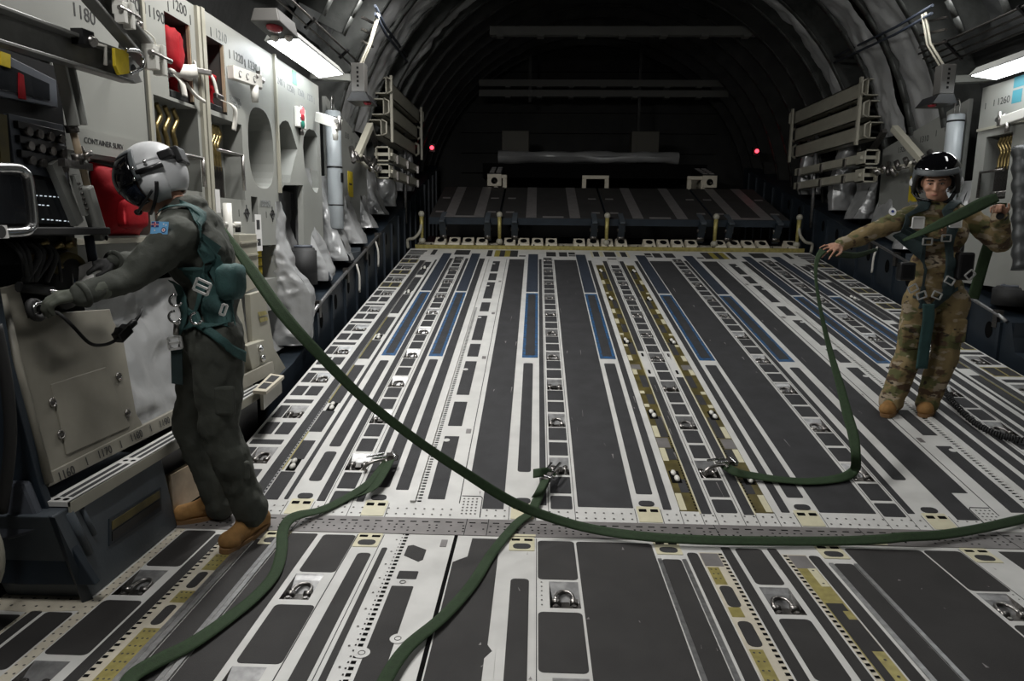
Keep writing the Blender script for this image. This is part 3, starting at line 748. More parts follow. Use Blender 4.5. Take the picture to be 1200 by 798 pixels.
for px in ((289,250), (319,251)):
    y, z = wl(*px)
    for k in range(8): b.bar((XW+.002, y+.03*math.cos(k*PI/4), z+.035*math.sin(k*PI/4)), (XW+.002, y+.03*math.cos((k+1)*PI/4), z+.035*math.sin((k+1)*PI/4)), .004, .008, (1,0,0))
    b.box(XW+.001, XW+.003, y-.006, y+.006, z-.06, z+.06); b.box(XW+.001, XW+.003, y-.05, y+.05, z-.006, z+.006)
child_mesh(b, 'lifting_mark', c2)
b = MB(); b.m('paper'); y, z = wl(302.5,272); b.box(XW, XW+.003, y-.05, y+.06, z-.14, z+.13); b.m('ink'); b.box(XW+.003, XW+.004, y-.03, y+.03, z+.02, z+.09); b.box(XW+.003, XW+.004, y-.03, y+.03, z-.1, z-.05); child_mesh(b, 'placard', c2)
hook_rack(Q2[0][0]+.02, Q2[1][0]-.25, Q2[0][1], Q2[2][1]-.05, XW, .05, -1, 'brass chain hook hanging in the recess of the oval opening cabinet', 5, 'chain hooks beside the oval opening')
b = MB(); b.m('yellow_tag')
for k in range(3): b.cyl((XW-.12, NI[1][0]-.13, NI[0][1]+.03+.07*k), (XW-.12, NI[1][0]-.13, NI[0][1]+.09+.07*k), .05, 10)
b.m('steel'); b.tube([(XW-.08, NI[0][0]+.17, NI[0][1]), (XW-.08, NI[0][0]+.17, NI[2][1])], .008, 6)
tag(b.build('rope_coil'), 'small yellow coil of rope in the black niche under the oval opening', 'rope')

c3 = empty('tall_cabinet', (XW, 6.1, 1.2), 'sage cabinet with two tapering openings under the strip light', 'cabinet', 'sage cabinets along the side walls')
A_ = loop_px([(324.8,165),(325,156),(327.5,147),(331,142),(335,141),(338,143),(341,150),(348.5,175),(345,188),(341,205),(340,214),(333,214),(327,212),(325,209)])
B_ = loop_px([(355,172),(356,160),(359,153),(362.5,151),(368,153),(372,160),(372,180),(372.3,200),(373.5,220),(371.5,226.5),(368,224),(361,210),(357,195)])
yb = wl(333,217)
out3 = [(YS[2]+.006,wl(326,226)[1]),(wl(333,217)[0],wl(333,217)[1]),(wl(355,217)[0],wl(355,217)[1]),(wl(356,288)[0],1.21),(YS[3],1.21),(YS[3],2.78),(YS[2]+.006,2.79)]
b = MB(); holed_panel(b, out3, [(A_, .3, 'sage_dim'), (B_, .3, 'sage_dim')], XW, -1); child_mesh(b, 'cabinet_body', c3)
b = MB(); b.m('beige_metal'); b.box(XW, XW+.02, YS[2]-.01, YS[2]+.02, wl(326,226)[1], 2.80); child_mesh(b, 'edge_rail', c3)
addtext(c3, -1, XW, [('I', wl(333,99), .08), ('I', wl(345,108), .08), ('I', wl(356,113), .08), ('I', wl(368,119), .08), ('1240', wl(327,95), .08), ('1250', wl(340,104), .08), ('1260', wl(352,109), .08), ('1270', wl(363,115), .08)], 'ink_faint')
y, z = wl(345,92); b = MB(); b.m('green_sticker'); b.box(XW, XW+.002, y-.05, y+.05, z-.05, z+.06); child_mesh(b, 'sticker', c3)
tl = empty('signal_light', (XW, 0, 0), 'three lens jump signal with the top red lens lit', 'signal light')
p0, p1 = wl(344.5,124), wl(355.3,152); tl.location = (XW, p0[0], p1[1])
H_ = p0[1]-p1[1]; W_ = p1[0]-p0[0]
b = MB(); b.m('white_plastic'); b.box(0, .03, 0, W_, 0, H_); b.build('housing', tl, bevel=.005)
for k, m in enumerate(('lens_green', 'lens_red_off', 'lens_red')):
    b = MB(); b.m('chrome'); zc = H_*(.19+.31*k); b.torus((.03, W_*.5, zc), (1,0,0), .045, .006, seg=18, sub=6, start=(0,0,1)); b.m(m); b.sphere((.03, W_*.5, zc), (.02,.042,.042), 14, 8); tag(b.build('lens', tl), {0:'dark green lens',1:'unlit red lens',2:'lit red lens'}[k])
b = MB(); b.m('steel_dark'); b.cyl((.02, W_*.5, 0), (.02, W_*.5, -.06), .02, 8); b.build('cable_gland', tl)

# --- red stowed kits
def kit(O, label, rim, dull):
    y0, y1, z0, z1 = O[0][0], O[1][0], O[0][1], O[2][1]
    k = empty('life_support_kit', (XW-.15, (y0+y1)/2, z0), label, 'bag', 'red kits stowed in the wall cabinets')
    hy = (y1-y0)/2-.03; h = (z1-z0)*.68
    b = MB(); b.m('red_fabric'); P = []
    for i in range(25):
        t = i/24; a = 2*PI*(i % 24)/24; row = []
        for j in range(17):
            u = j/16; r = (.9+.12*math.sin(3*u*PI+1)+.28*MN.noise(Vector((math.cos(a)*1.6, math.sin(a)*1.6, u*5))))*(1-max(0, u-.8)*2.2)*(1 if u > .05 else .85)
            row.append((.14*math.cos(a)*r, hy*math.sin(a)*r*.9, h*u*(1 if not dull else .9)))
        P.append(row)
    b.grid(P); b.build('kit_bag', k)
    if not dull:
        b = MB(); b.m('red_fabric'); lumpy(b, (.07, -.05, h*.84), (.11, hy*.85, .14), 2.6, .22, seed=2); b.build('top_flap', k)
        b = MB(); b.m('white_web'); b.grid([[(p[0]+.0, p[1], p[2]), (p[0]+.01, p[1], p[2]-.075)] for p in catmull([(.13,-.10,h*.62),(.18,.0,h*.66),(.19,.10,h*.74),(.15,.17,h*.86)],5)]); b.build('webbing_strap', k, solid=.006)
        b = MB(); b.m('white_web'); b.grid([[(p[0], p[1]-.03, p[2]), (p[0], p[1]+.03, p[2])] for p in catmull([(.15,-.06,h*.42),(.17,-.03,h*.3),(.17,-.01,h*.08)],5)]); b.build('webbing_strap', k, solid=.006)
        b = MB(); b.m('white_web'); b.tube(catmull([(.15,.05,h*.36),(.17,.12,h*.18),(.19,.19,.03)],5), .011, 6); b.build('webbing_strap', k)
        b = MB(); b.m('white_web'); b.box(.12,.16,-.12,.13,h*.44,h*.52); b.build('buckle_pad', k, bevel=.01)
        b = MB(); b.m('steel'); b.bar((.15,.12,h*.66),(.22,.23,h*.66),.03,.03); b.build('buckle', k, bevel=.004)
    else:
        b = MB(); b.m('white_web'); b.grid([[(p[0], p[1]-.022, p[2]), (p[0], p[1]+.022, p[2])] for p in catmull([(.13,-.13,h*.86),(.16,-.06,h*.66),(.16,-.01,h*.38),(.17,.01,h*.30)],5)]); b.build('webbing_strap', k, solid=.006)
        b = MB(); b.m('white_web'); b.grid([[(p[0], p[1]-.03, p[2]), (p[0], p[1]+.03, p[2])] for p in catmull([(.16,.02,h*.26),(.22,.09,h*.16),(.21,.13,-.02),(.20,.12,-.1)],5)]); b.build('webbing_strap', k, solid=.006)
        b = MB(); b.m('steel'); b.box(.15,.18,-.05,.05,h*.25,h*.36); b.build('buckle', k, bevel=.006)
    b = MB(); b.m('black_rubber'); b.box(-.12,.14,-hy*.9,hy*.9,0,.05); b.build('base_pad', k, bevel=.01)
kit(O1, 'bright red kit with white webbing in the opening below 1200', 1, False)
kit(O2, 'darker red kit with one white strap in the second opening', 0, True)

# --- projecting support arms, cylinder
def support_arm(label, pa, pb, Xa, Xb):
    a, c = at_x(*pa, Xa), at_x(*pb, Xb); o = empty('support_arm', a, label, 'bracket', 'white arms projecting from the cabinets'); d = c-a
    b = MB(); b.m('white_plastic'); b.bar((0,0,0), d, .05, .085); b.m('bare_metal')
    for t in (.2,.45,.7): b.torus(d*t+Vector((.027,0,0)), (1,0,0), .02, .004, seg=10, sub=4, start=(0,0,1))
    b.build('arm', o, bevel=.008)
    b = MB(); b.m('steel'); b.cyl(d*.92+Vector((0,-.05,.02)), d*.92+Vector((0,.09,.02)), .022, 8); b.cyl(d*.99+Vector((0,0,-.05)), d*.99+Vector((0,0,.07)), .018, 8); b.build('clamp', o)
    b = MB(); b.m('white_plastic'); b.cyl(d*.8+Vector((0,0,-.04)), d*.8+Vector((0,0,-.15)), .03, 10, .022); b.build('knob', o)
support_arm('white support arm on the cabinet above the oval opening', (270,84), (304,96), XW+.03, XW+.10)
support_arm('white support arm beside the traffic signal cabinet crossing the cylinder', (372,137), (398,146), XW+.03, XW+.30)
def cylinder(pt, pb, X, side, label):
    a, c = at_x(*pt, X), at_x(*pb, X); c.y = a.y; o = empty('fire_bottle', c, label, 'cylinder', 'white upright cylinders on the side walls'); h = a.z-c.z
    b = MB(); b.m('cylinder_white'); b.tube([(0,0,0),(0,0,.01),(0,0,h-.01),(0,0,h)], [.06,.075,.075,.065], 20); b.build('tube', o)
    b = MB(); b.m('black'); b.cyl((0,0,h*.93),(0,0,h*.945),.078,20); b.cyl((0,0,h*.52),(0,0,h*.535),.078,20); b.cyl((0,0,h*.2),(0,0,h*.21),.078,20); b.build('clamp_band', o)
    b = MB(); b.m('steel'); b.tube(catmull([(0,-.04,h),(0,-.035,h+.10),(0,.0,h+.14),(0,.035,h+.10),(0,.04,h)],4), .008, 6); b.build('bail_handle', o)
    b = MB(); b.m('black'); b.box(-side*.07-.01,-side*.07+.01,-.03,.03,h*.40,h*.48); b.build('label_plate', o, bevel=.003)
cylinder((390,130), (396,268), XW+.05, -1, 'tall white cylinder standing aft of the signal light cabinet')

# --- hinged grey beam and its folding arm
hb = empty('hinged_beam', at_x(70,60,-2.92), 'grey channel beam with a yellow tag and folding upper arm', 'beam')
L0 = Vector(hb.location)
def lx(x, y, X=-2.92): return at_x(x, y, X)-L0
def chan(b, a, c, w, h, d):
    """C channel from a to c: web height h, flange depth d toward +x"""
    a, c = Vector(a), Vector(c); t = (c-a).normalized(); up = Vector((1,0,0)).cross(t); up = up if up.z > 0 else -up; up.normalize()
    b.bar(a, c, .012, h, up); X = Vector((d/2,0,0))
    b.bar(a+up*h/2+X, c+up*h/2+X, d, .014, up); b.bar(a-up*h/2+X, c-up*h/2+X, d, .014, up)
b = MB(); b.m('beam_grey'); p0_, p1_ = lx(-60,14), lx(141,80); chan(b, p0_, p1_, .012, .115, .06); b.build('main_channel', hb, bevel=.003)
b = MB(); b.m('beam_grey'); b.prism([lx(136,70), lx(148,66), lx(157,75), lx(156,88), lx(160,96), lx(152,98), lx(140,95), lx(132,88)], (.03,0,0)); b.m('hole'); b.disc(lx(149,81)+Vector((.031,0,0)), (1,0,0), .022, 12); b.build('end_plate', hb, bevel=.003)
b = MB(); b.m('beam_grey'); chan(b, lx(70,-25)+Vector((.06,0,0)), lx(151,66)+Vector((.06,0,0)), .012, .10, .06); b.build('folding_arm', hb, bevel=.003)
b = MB(); b.m('beam_grey'); b.prism([lx(140,40), lx(152,46), lx(162,52), lx(161,58), lx(152,62), lx(138,56)], (.05,0,0)); b.build('arm_lug', hb, bevel=.003)
def hardware(b, c, s=1.0):
    c = Vector(c); b.m('white_plastic'); b.box(c.x,c.x+.05*s,c.y-.045*s,c.y+.045*s,c.z-.02*s,c.z+.04*s); b.box(c.x+.01,c.x+.06*s,c.y-.05*s,c.y-.02*s,c.z-.06*s,c.z+.02*s); b.box(c.x+.01,c.x+.06*s,c.y+.015*s,c.y+.04*s,c.z-.07*s,c.z+.05*s)
    b.m('steel'); b.cyl((c.x+.05*s,c.y-.07*s,c.z),(c.x+.05*s,c.y+.09*s,c.z),.012*s,8)
b = MB(); hardware(b, lx(111,14)+Vector((.10,0,0)), .9); b.build('latch', hb, bevel=.002)
b = MB(); hardware(b, lx(148,66)+Vector((.10,0,0)), 1.1); b.build('pivot_fitting', hb, bevel=.002)
b = MB(); b.m('yellow_tag'); b.prism([lx(112,56), lx(122,58), lx(129,63), lx(130,86), lx(118,88), lx(113,77)], (.015,0,0)); b.xform(Matrix.Translation((.07,0,0))); b.build('warning_tag', hb, bevel=.002)
b = MB(); b.m('chrome'); b.tube(catmull([lx(121,58)+Vector((.1,0,0)), lx(131,60)+Vector((.12,0,0)), lx(137,68)+Vector((.12,0,0)), lx(136,79)+Vector((.12,0,0)), lx(127,86)+Vector((.1,0,0))],5), .009, 8); b.build('pull_ring', hb)
b = MB(); b.m('black'); b.bar(lx(76,42)+Vector((.05,0,0)), lx(90,47)+Vector((.05,0,0)), .05, .06); b.m('white_web'); b.tube([lx(91,50)+Vector((.05,0,0)), lx(103,54)+Vector((.075,0,0)), lx(103,76)+Vector((.075,0,0))], .008, 6); b.m('steel'); b.cyl(lx(86,44)+Vector((.05,0,0)), lx(86,50)+Vector((.09,0,0)), .02, 8); b.build('strap_buckle', hb)
b = MB(); b.m('white_web'); b.tube(catmull([lx(145,36)+Vector((.1,0,0)), lx(145,45)+Vector((.14,0,0)), lx(150,56)+Vector((.13,0,0))],4), .005, 6); b.m('steel'); b.cyl(lx(139,27)+Vector((.08,0,0)), lx(141,31)+Vector((.1,0,0)), .018, 8); b.build('lanyard', hb)
b = MB(); b.m('steel_dark'); b.tube(catmull([lx(152,72)+Vector((.08,0,0)), lx(160,70)+Vector((.06,0,0)), lx(167,71)+Vector((.01,0,0)), lx(175,79)+Vector((-.17,0,0))],4), .005, 6); b.build('wire_lanyard', hb)

# --- folding strut
st = empty('folding_strut', at_x(90,180,-2.95), 'sage telescoping strut hanging under the grey beam', 'strut'); L0 = Vector(st.location)
def lx(x, y, X=-2.95): return at_x(x, y, X)-L0
b = MB(); b.m('sage_dim'); chan(b, lx(67,70), lx(84,147), .012, .05, .05); b.build('upper_channel', st, bevel=.003)
b = MB(); b.m('tan_metal'); b.cyl(lx(84,147), lx(103,220), .015, 10); b.m('steel_dark'); b.cyl(lx(83,146), lx(85.5,155), .026, 10); b.cyl(lx(90,180), lx(93,192), .024, 10); b.build('rod', st)
b = MB(); b.m('sage_dim'); b.bar(lx(99,218), lx(118,281), .05, .055, (1,0,0)); b.m('hole'); b.disc(lx(117,279)+Vector((.03,0,0)), (1,0,0), .012, 10); b.build('lower_link', st, bevel=.01)
b = MB(); b.m('sage_dim'); b.bar(lx(75,190)-Vector((.05,0,0)), lx(104,262)-Vector((.05,0,0)), .05, .03, (1,0,0)); b.bar(lx(86,205), lx(100,252), .02, .022, (1,0,0)); b.m('steel_dark')
for t in range(6): b.cyl(lx(88+2*t,215+6*t)+Vector((.012,0,0)), lx(88+2*t,215+6*t)+Vector((.02,0,0)), .006, 6)
b.build('perforated_bar', st)
b = MB(); b.m('steel'); b.bar(lx(72,190), lx(105,196), .03, .03, (1,0,0)); b.cyl(lx(97,185)+Vector((.0,0,0)), lx(100,178)+Vector((.03,0,0)), .014, 8); b.cyl(lx(95,172), lx(104,188), .007, 6); b.build('clamp', st)

# --- loadmaster's electronics rack
rk = empty('equipment_rack', (-3.03, 2.7, 1.2), 'dark electronics rack with switch rows and chrome grab handle', 'equipment rack'); L0 = Vector(rk.location)
def lx(x, y, X=-3.03): return at_x(x, y, X)-L0
def quadbox(b, pts, d): b.prism([lx(*p) for p in pts], (-d, 0, 0))
b = MB(); b.m('black'); b.box(-.35, -.02, -.9, min(lx(92,200).y, .27), .12, .93); b.build('rack_body', rk)
b = MB(); b.m('rack_grey'); quadbox(b, [(-5,58),(66,94),(68,126),(-5,112)], .03); b.m('glass_dark'); b.prism([lx(-5,70), lx(57,98), lx(58,118), lx(-5,104)], (.004,0,0)); b.build('window_door', rk, bevel=.004)
b = MB(); b.m('red_fabric'); b.prism([lx(20,85), lx(25,88), lx(28,117), lx(20,115)], (.006,0,0)); b.xform(Matrix.Translation((.004,0,0))); b.build('red_tape', rk)
b = MB(); b.m('yellow_tag'); b.prism([lx(-2,60), lx(9.5,64), lx(9.5,80), lx(-2,76)], (.006,0,0)); b.xform(Matrix.Translation((.004,0,0))); b.build('caution_plate', rk)
b = MB(); b.m('rack_grey'); quadbox(b, [(10,133),(74,146),(80,212),(18,200)], .03); b.build('switch_panel', rk, bevel=.003)
b = MB(); b.m('black')
for (ya, yb_, xo) in ((141,150,0),(158,167,2),(175,184,4)):
    b.prism([lx(15+xo,ya), lx(71+xo,ya+13), lx(72+xo,yb_+13), lx(16+xo,yb_)], (.02,0,0))
b.build('switch_row', rk, bevel=.002)
b = MB(); b.m('steel_dark')
for r_, y_ in enumerate((154, 171, 188)):
    for c_ in range(4): p = lx(27+r_*2+c_*13, y_+c_*3); b.cyl(p, p+Vector((.03,0,0)), .018, 8)
b.build('knob_set', rk)
b = MB(); b.m('glass_dark'); quadbox(b, [(-5,203),(82,215),(95,262),(-5,262)], .03); b.build('avionics_face', rk)
b = MB(); b.m('led')
random.seed(5)
for y_, x0_, n in ((229,42,7), (257,50,8), (240,46,3)):
    for k in range(n): p = lx(x0_+k*5.2+random.uniform(-1,1), y_+k*.4); b.box(p.x, p.x+.003, p.y-.005, p.y+.005, p.z-.002, p.z+.002)
b.build('indicator_lamps', rk)
b = MB(); b.m('black_rubber'); b.box(-.1, .12, lx(-10,270).y, lx(99,270).y, lx(60,275).z, lx(60,266).z); b.build('shelf', rk, bevel=.005)
b = MB(); b.m('chrome'); X1 = -2.92
pts = [at_x(-30,197,X1)-L0, at_x(15,197,X1)-L0, at_x(27,201,X1)-L0, at_x(33,213,X1)-L0, at_x(38,258,X1)-L0, at_x(35,267,X1)-L0, at_x(25,272,X1)-L0, at_x(-30,273,X1)-L0]
b.tube(catmull(pts, 5), .019, 12); b.build('grab_handle', rk)
b = MB(); b.m('paper'); q = [at_x(-4,264,-2.88)-L0, at_x(8,264,-2.88)-L0, at_x(11,279,-2.88)-L0, at_x(-4,280,-2.88)-L0]; b.prism(q, (-.004,0,0)); b.m('ink'); b.disc((q[0]+q[2])/2+Vector((.002,-.01,0)), (1,0,0), .022, 14); b.build('target_tag', rk)
b = MB(); b.m('olive_brown'); quadbox(b, [(77,277),(90,279),(92,312),(80,312)], .04); quadbox(b, [(-2,133),(8,135),(13,200),(2,200)], .04); b.m('blue_pad'); b.cyl(lx(91,276)+Vector((.05,0,0)), lx(97,312)+Vector((.05,0,0)), .02, 8); b.build('side_post', rk)
random.seed(9)
b = MB(); b.m('black_rubber')
for k in range(9):
    x0_ = random.uniform(5, 70); b.tube(catmull([lx(x0_, 281)+Vector((.0,0,0)), lx(x0_+random.uniform(-8,8), 298)+Vector((.06,0,0)), lx(x0_+random.uniform(-16,16), 330)+Vector((.05,0,0))], 5), random.uniform(.006,.014), 6)
b.m('brass')
for k in range(8): p = lx(random.uniform(30,75), random.uniform(288,320)); b.cyl(p, p+Vector((.05,.02,.02)), .012, 8)
b.build('cable_loom', rk)

# --- leaning console panel below the rack
NL = Vector((1, 0, .22)); LEAN0 = -2.795
def at_lean(x, y, off=0.0): d = ray(x, y); return CAM + d*((LEAN0+off-NL.dot(CAM))/NL.dot(d))
cp = empty('sloping_console', at_lean(100,470), 'scuffed beige access panel sloping below the electronics rack', 'console panel'); L0 = Vector(cp.location)
def ll(x, y, off=0.0): return at_lean(x, y, off)-L0
off_ = NL.normalized()
b = MB(); b.m('panel_beige'); b.prism([ll(*p) for p in ((-12,338),(7,336),(21,332),(33,373),(67,366),(129,362),(133,376),(145,399),(152,440),(160,485),(165,493),(170,503),(60,553),(45,510))], -off_*.05); b.build('panel', cp, bevel=.004)
b = MB(); b.m('panel_beige'); b.prism([ll(x, y, .006) for x, y in ((60.5,450),(124,430),(152.6,500),(79,533))], -off_*.008); b.build('access_door', cp, bevel=.003)
door_ = bpy.data.objects['access_door']
b = MB(); b.m('steel')
for px in ((62,471.6),(72,509),(150,484),(139.5,441)): b.torus(ll(*px, .008), off_, .016, .004, seg=12, sub=5, start=(0,0,1)); b.cyl(ll(*px, .0), ll(*px, .014), .007, 8)
b.build('quarter_turn_latches', door_)
b = MB(); b.m('panel_beige'); b.tube([ll(2,345,.02), ll(24,440,.02), ll(58,566,.02)], .016, 10); b.build('edge_tube', cp)
b = MB(); b.m('panel_beige'); b.prism([ll(17,473,.01), ll(39,476,.01), ll(38,486,.01), ll(23,494,.01)], -off_*.01); b.build('lug', cp, bevel=.002)
b = MB(); b.m('panel_beige'); b.prism([ll(57,571,.012), ll(60,553,.012), ll(207,479,.012), ll(320,423,.012), ll(322,437,.012), ll(209,495,.012)], -off_*.03); b.build('lower_rail', cp, bevel=.003)
_r = (ll(209,495)-ll(60,571)).normalized(); _n = off_; _u = _n.cross(_r)
def leanM(p): return Matrix(((_r.x,_u.x,_n.x,p.x),(_r.y,_u.y,_n.y,p.y),(_r.z,_u.z,_n.z,p.z),(0,0,0,1)))
for s, px in (('1160', (78,555)), ('I', (102,541)), ('1170', (123,530)), ('I', (142,521)), ('1180', (160,511)), ('I', (177,502)), ('1190', (193,495))): text(s, leanM(ll(*px, .016)), .05, 'ink', cp)

# --- clutter on the console: handset, headset cord, papers
hs = empty('oxygen_hose', at_lean(45,345,.05), 'black coiled hose and handset lying on top of the sloping console', 'hose'); L0 = Vector(hs.location)
b = MB(); b.m('black_rubber'); b.tube(catmull([ll(22,336,.06), ll(35,337,.07), ll(58,340,.07), ll(72,346,.09), ll(70,352,.1), ll(45,355,.1), ll(40,362,.1)], 6), [.022]*14+[.008]*30, 8) if False else b.tube([ll(22,336,.06), ll(35,337,.07), ll(60,341,.07)], .022, 10)
b.build('handset', hs)
b = MB(); b.m('chrome'); b.tube(catmull([ll(58,341,.1), ll(70,343,.12), ll(73,350,.12), ll(66,356,.12), ll(48,355,.12), ll(40,359,.12), ll(42,368,.12)], 6), .007, 8); b.build('cord', hs)
b = MB(); b.m('black_rubber'); b.torus(ll(42,363,.1), (1,0,.3), .034, .014, seg=16, sub=8, start=(0,0,1)); b.build('hose_end', hs)
cb_ = empty('intercom_cord', at_lean(100,390,.05), 'black intercom cord looping down from the console with inline plug', 'cord'); L0 = Vector(cb_.location)
b = MB(); b.m('black_rubber'); b.tube(catmull([ll(56,367,.1), ll(68,367,.12), ll(85,382,.16), ll(105,402,.2), ll(122,404,.22), ll(135,399,.24), ll(142,393,.25)], 6), .007, 8); b.build('cord', cb_)
b = MB(); b.m('black'); b.bar(ll(137,397,.24), ll(150,384,.26), .04, .045); b.bar(ll(137,387,.25), ll(146,392,.25), .03, .03); b.cyl(ll(150,384,.26), ll(158,377,.27), .016, 8); b.build('inline_plug', cb_, bevel=.004)
b = MB(); b.m('black_rubber'); b.tube([ll(158,377,.27), ll(164,369,.28), ll(167,360,.28)], [.008,.006,.004], 6); b.build('lead', cb_)
pp = empty('checklist_booklet', at_lean(95,340,.08), 'white checklist booklet held open over the console', 'booklet'); L0 = Vector(pp.location)
b = MB(); b.m('paper'); b.prism([ll(86,315,.08), ll(106,306,.12), ll(110,335,.12), ll(89,345,.08)], (.006,0,0)); b.build('page', pp)
b = MB(); b.m('paper'); b.prism([ll(79,315,.05), ll(83,314,.09), ll(88,345,.09), ll(83,346,.05)], (.004,.0,0)); b.m('blue_edge'); b.prism([ll(84,317,.085), ll(85.5,317,.085), ll(89.5,344,.085), ll(87.5,344,.085)], (.006,0,0)); b.build('cover', pp)
# text-like rules on the page are left blank; a black pouch lies behind
bp_ = empty('headset_pouch', at_lean(75,330,.03), 'dark rounded pouch behind the checklist booklet', 'pouch'); L0 = Vector(bp_.location)
b = MB(); b.m('black_rubber'); b.sphere((0,0,.01), (.06,.10,.13), 16, 10); b.m('olive_brown'); b.torus((.03,0,.01), (1,0,0), .10, .018, a0=20, a1=160, seg=14, sub=6, start=(0,1,0)); b.build('pouch_body', bp_)

# --- blue step box with tread
sb = empty('step_box', (-2.8, 2.8, 0), 'dark blue step box with striped tread on top beside the crewman', 'step box'); L0 = Vector(sb.location)
P = lambda *p: Vector(p)-L0
b = MB(); b.m('slate_blue'); ya, yb_ = 2.47, 3.13
f = [P(-2.775,ya,.003), P(-2.775,yb_,.003), P(-2.805,yb_-.05,.40), P(-2.805,ya-.13,.40)]
b.prism(f, (-.35, 0, 0)); b.build('box_body', sb, bevel=.006)
def at_box(x, y):
    n = Vector((.40, 0, .03)); d = ray(x, y); return CAM + d*((n.dot(Vector((-2.775,0,0)))-n.dot(CAM))/n.dot(d)) - L0
b = MB(); b.m('dark_blue'); b.prism([at_box(x, y) for x, y in ((127,608),(188,571),(188.5,598),(127,640))], (.004,0,0)); b.m('olive_brown'); b.prism([at_box(x, y)+Vector((.003,0,0)) for x, y in ((130,611),(185.3,575),(186,583),(130,621))], (.004,0,0)); b.m('black'); b.prism([at_box(x, y)+Vector((.003,0,0)) for x, y in ((130,623),(186,585),(186,593),(130,634))], (.004,0,0)); b.build('window_slot', sb)
b = MB(); b.m('slate_blue'); b.cyl(at_box(80,600), at_box(104,648), .018, 10); b.cyl(at_box(95,596), at_box(110,626), .012, 10); b.build('rib_pressing', sb)
b = MB(); b.m('dark_blue'); b.prism([P(-2.775,ya,.0), P(-2.80,ya-.13,.40), P(-2.83,ya-.12,.40), P(-2.80,ya-.03,.0)], (.012,-.01,0)); b.build('corner_gusset', sb)
b = MB(); b.m('white_paint'); b.box(.01, -.09, -.38, 1.62, .405, .425); b.m('beige_metal'); b.box(.012, .0, -.38, 1.62, .375, .425); b.m('nonskid')

for ya_, yb2 in ((-.33,.05),(.13,.60),(.68,1.15),(1.23,1.58)):
    for xx in (-.012, -.047): b.box(xx, xx-.02, ya_, yb2, .425, .4265)
b.m('hole')
for y in (-.355, .09, .64, 1.19):
    for x in (-.022, -.057): b.disc((x, y, .4262), (0,0,1), .012, 12, up=(0,1,0))
b.build('tread', sb, bevel=.004)
# --- dark blue end panel of the console and the side pads
b = MB(); b.m('dark_blue'); b.prism([at_y(x, y, 2.41) for x, y in ((112,686),(25,686),(-15,682),(-30,330),(-8,338),(6,420),(46,568),(56,597))], (0, .035, 0))
tag(b.build('console_end_panel', bevel=.004), 'dark blue end panel of the console rising from the deck', 'panel')
b = MB(); b.m('rack_grey'); b.prism([at_y(x, y, 2.36) for x, y in ((-30,566),(28,566),(38,590),(47,612),(45,624),(8,634),(-30,636))], (0, .04, 0)); tag(b.build('rubber_pad', bevel=.015), 'dark grey pad on the blue end panel', 'pad')
b = MB(); b.m('beige_metal'); b.sphere(at_y(-14,650,2.2), (.055,.04,.13), 14, 10); tag(b.build('seat_cushion_edge'), 'rounded beige edge at the left of the deck', 'cushion')
b = MB(); b.m('black_rubber'); b.tube(catmull([at_y(-5,380,2.3), at_y(8,450,2.3), at_y(12,520,2.3), at_y(2,600,2.3)], 6), .02, 8); tag(b.build('hose'), 'black hose hanging at the edge of the blue end panel', 'hose')
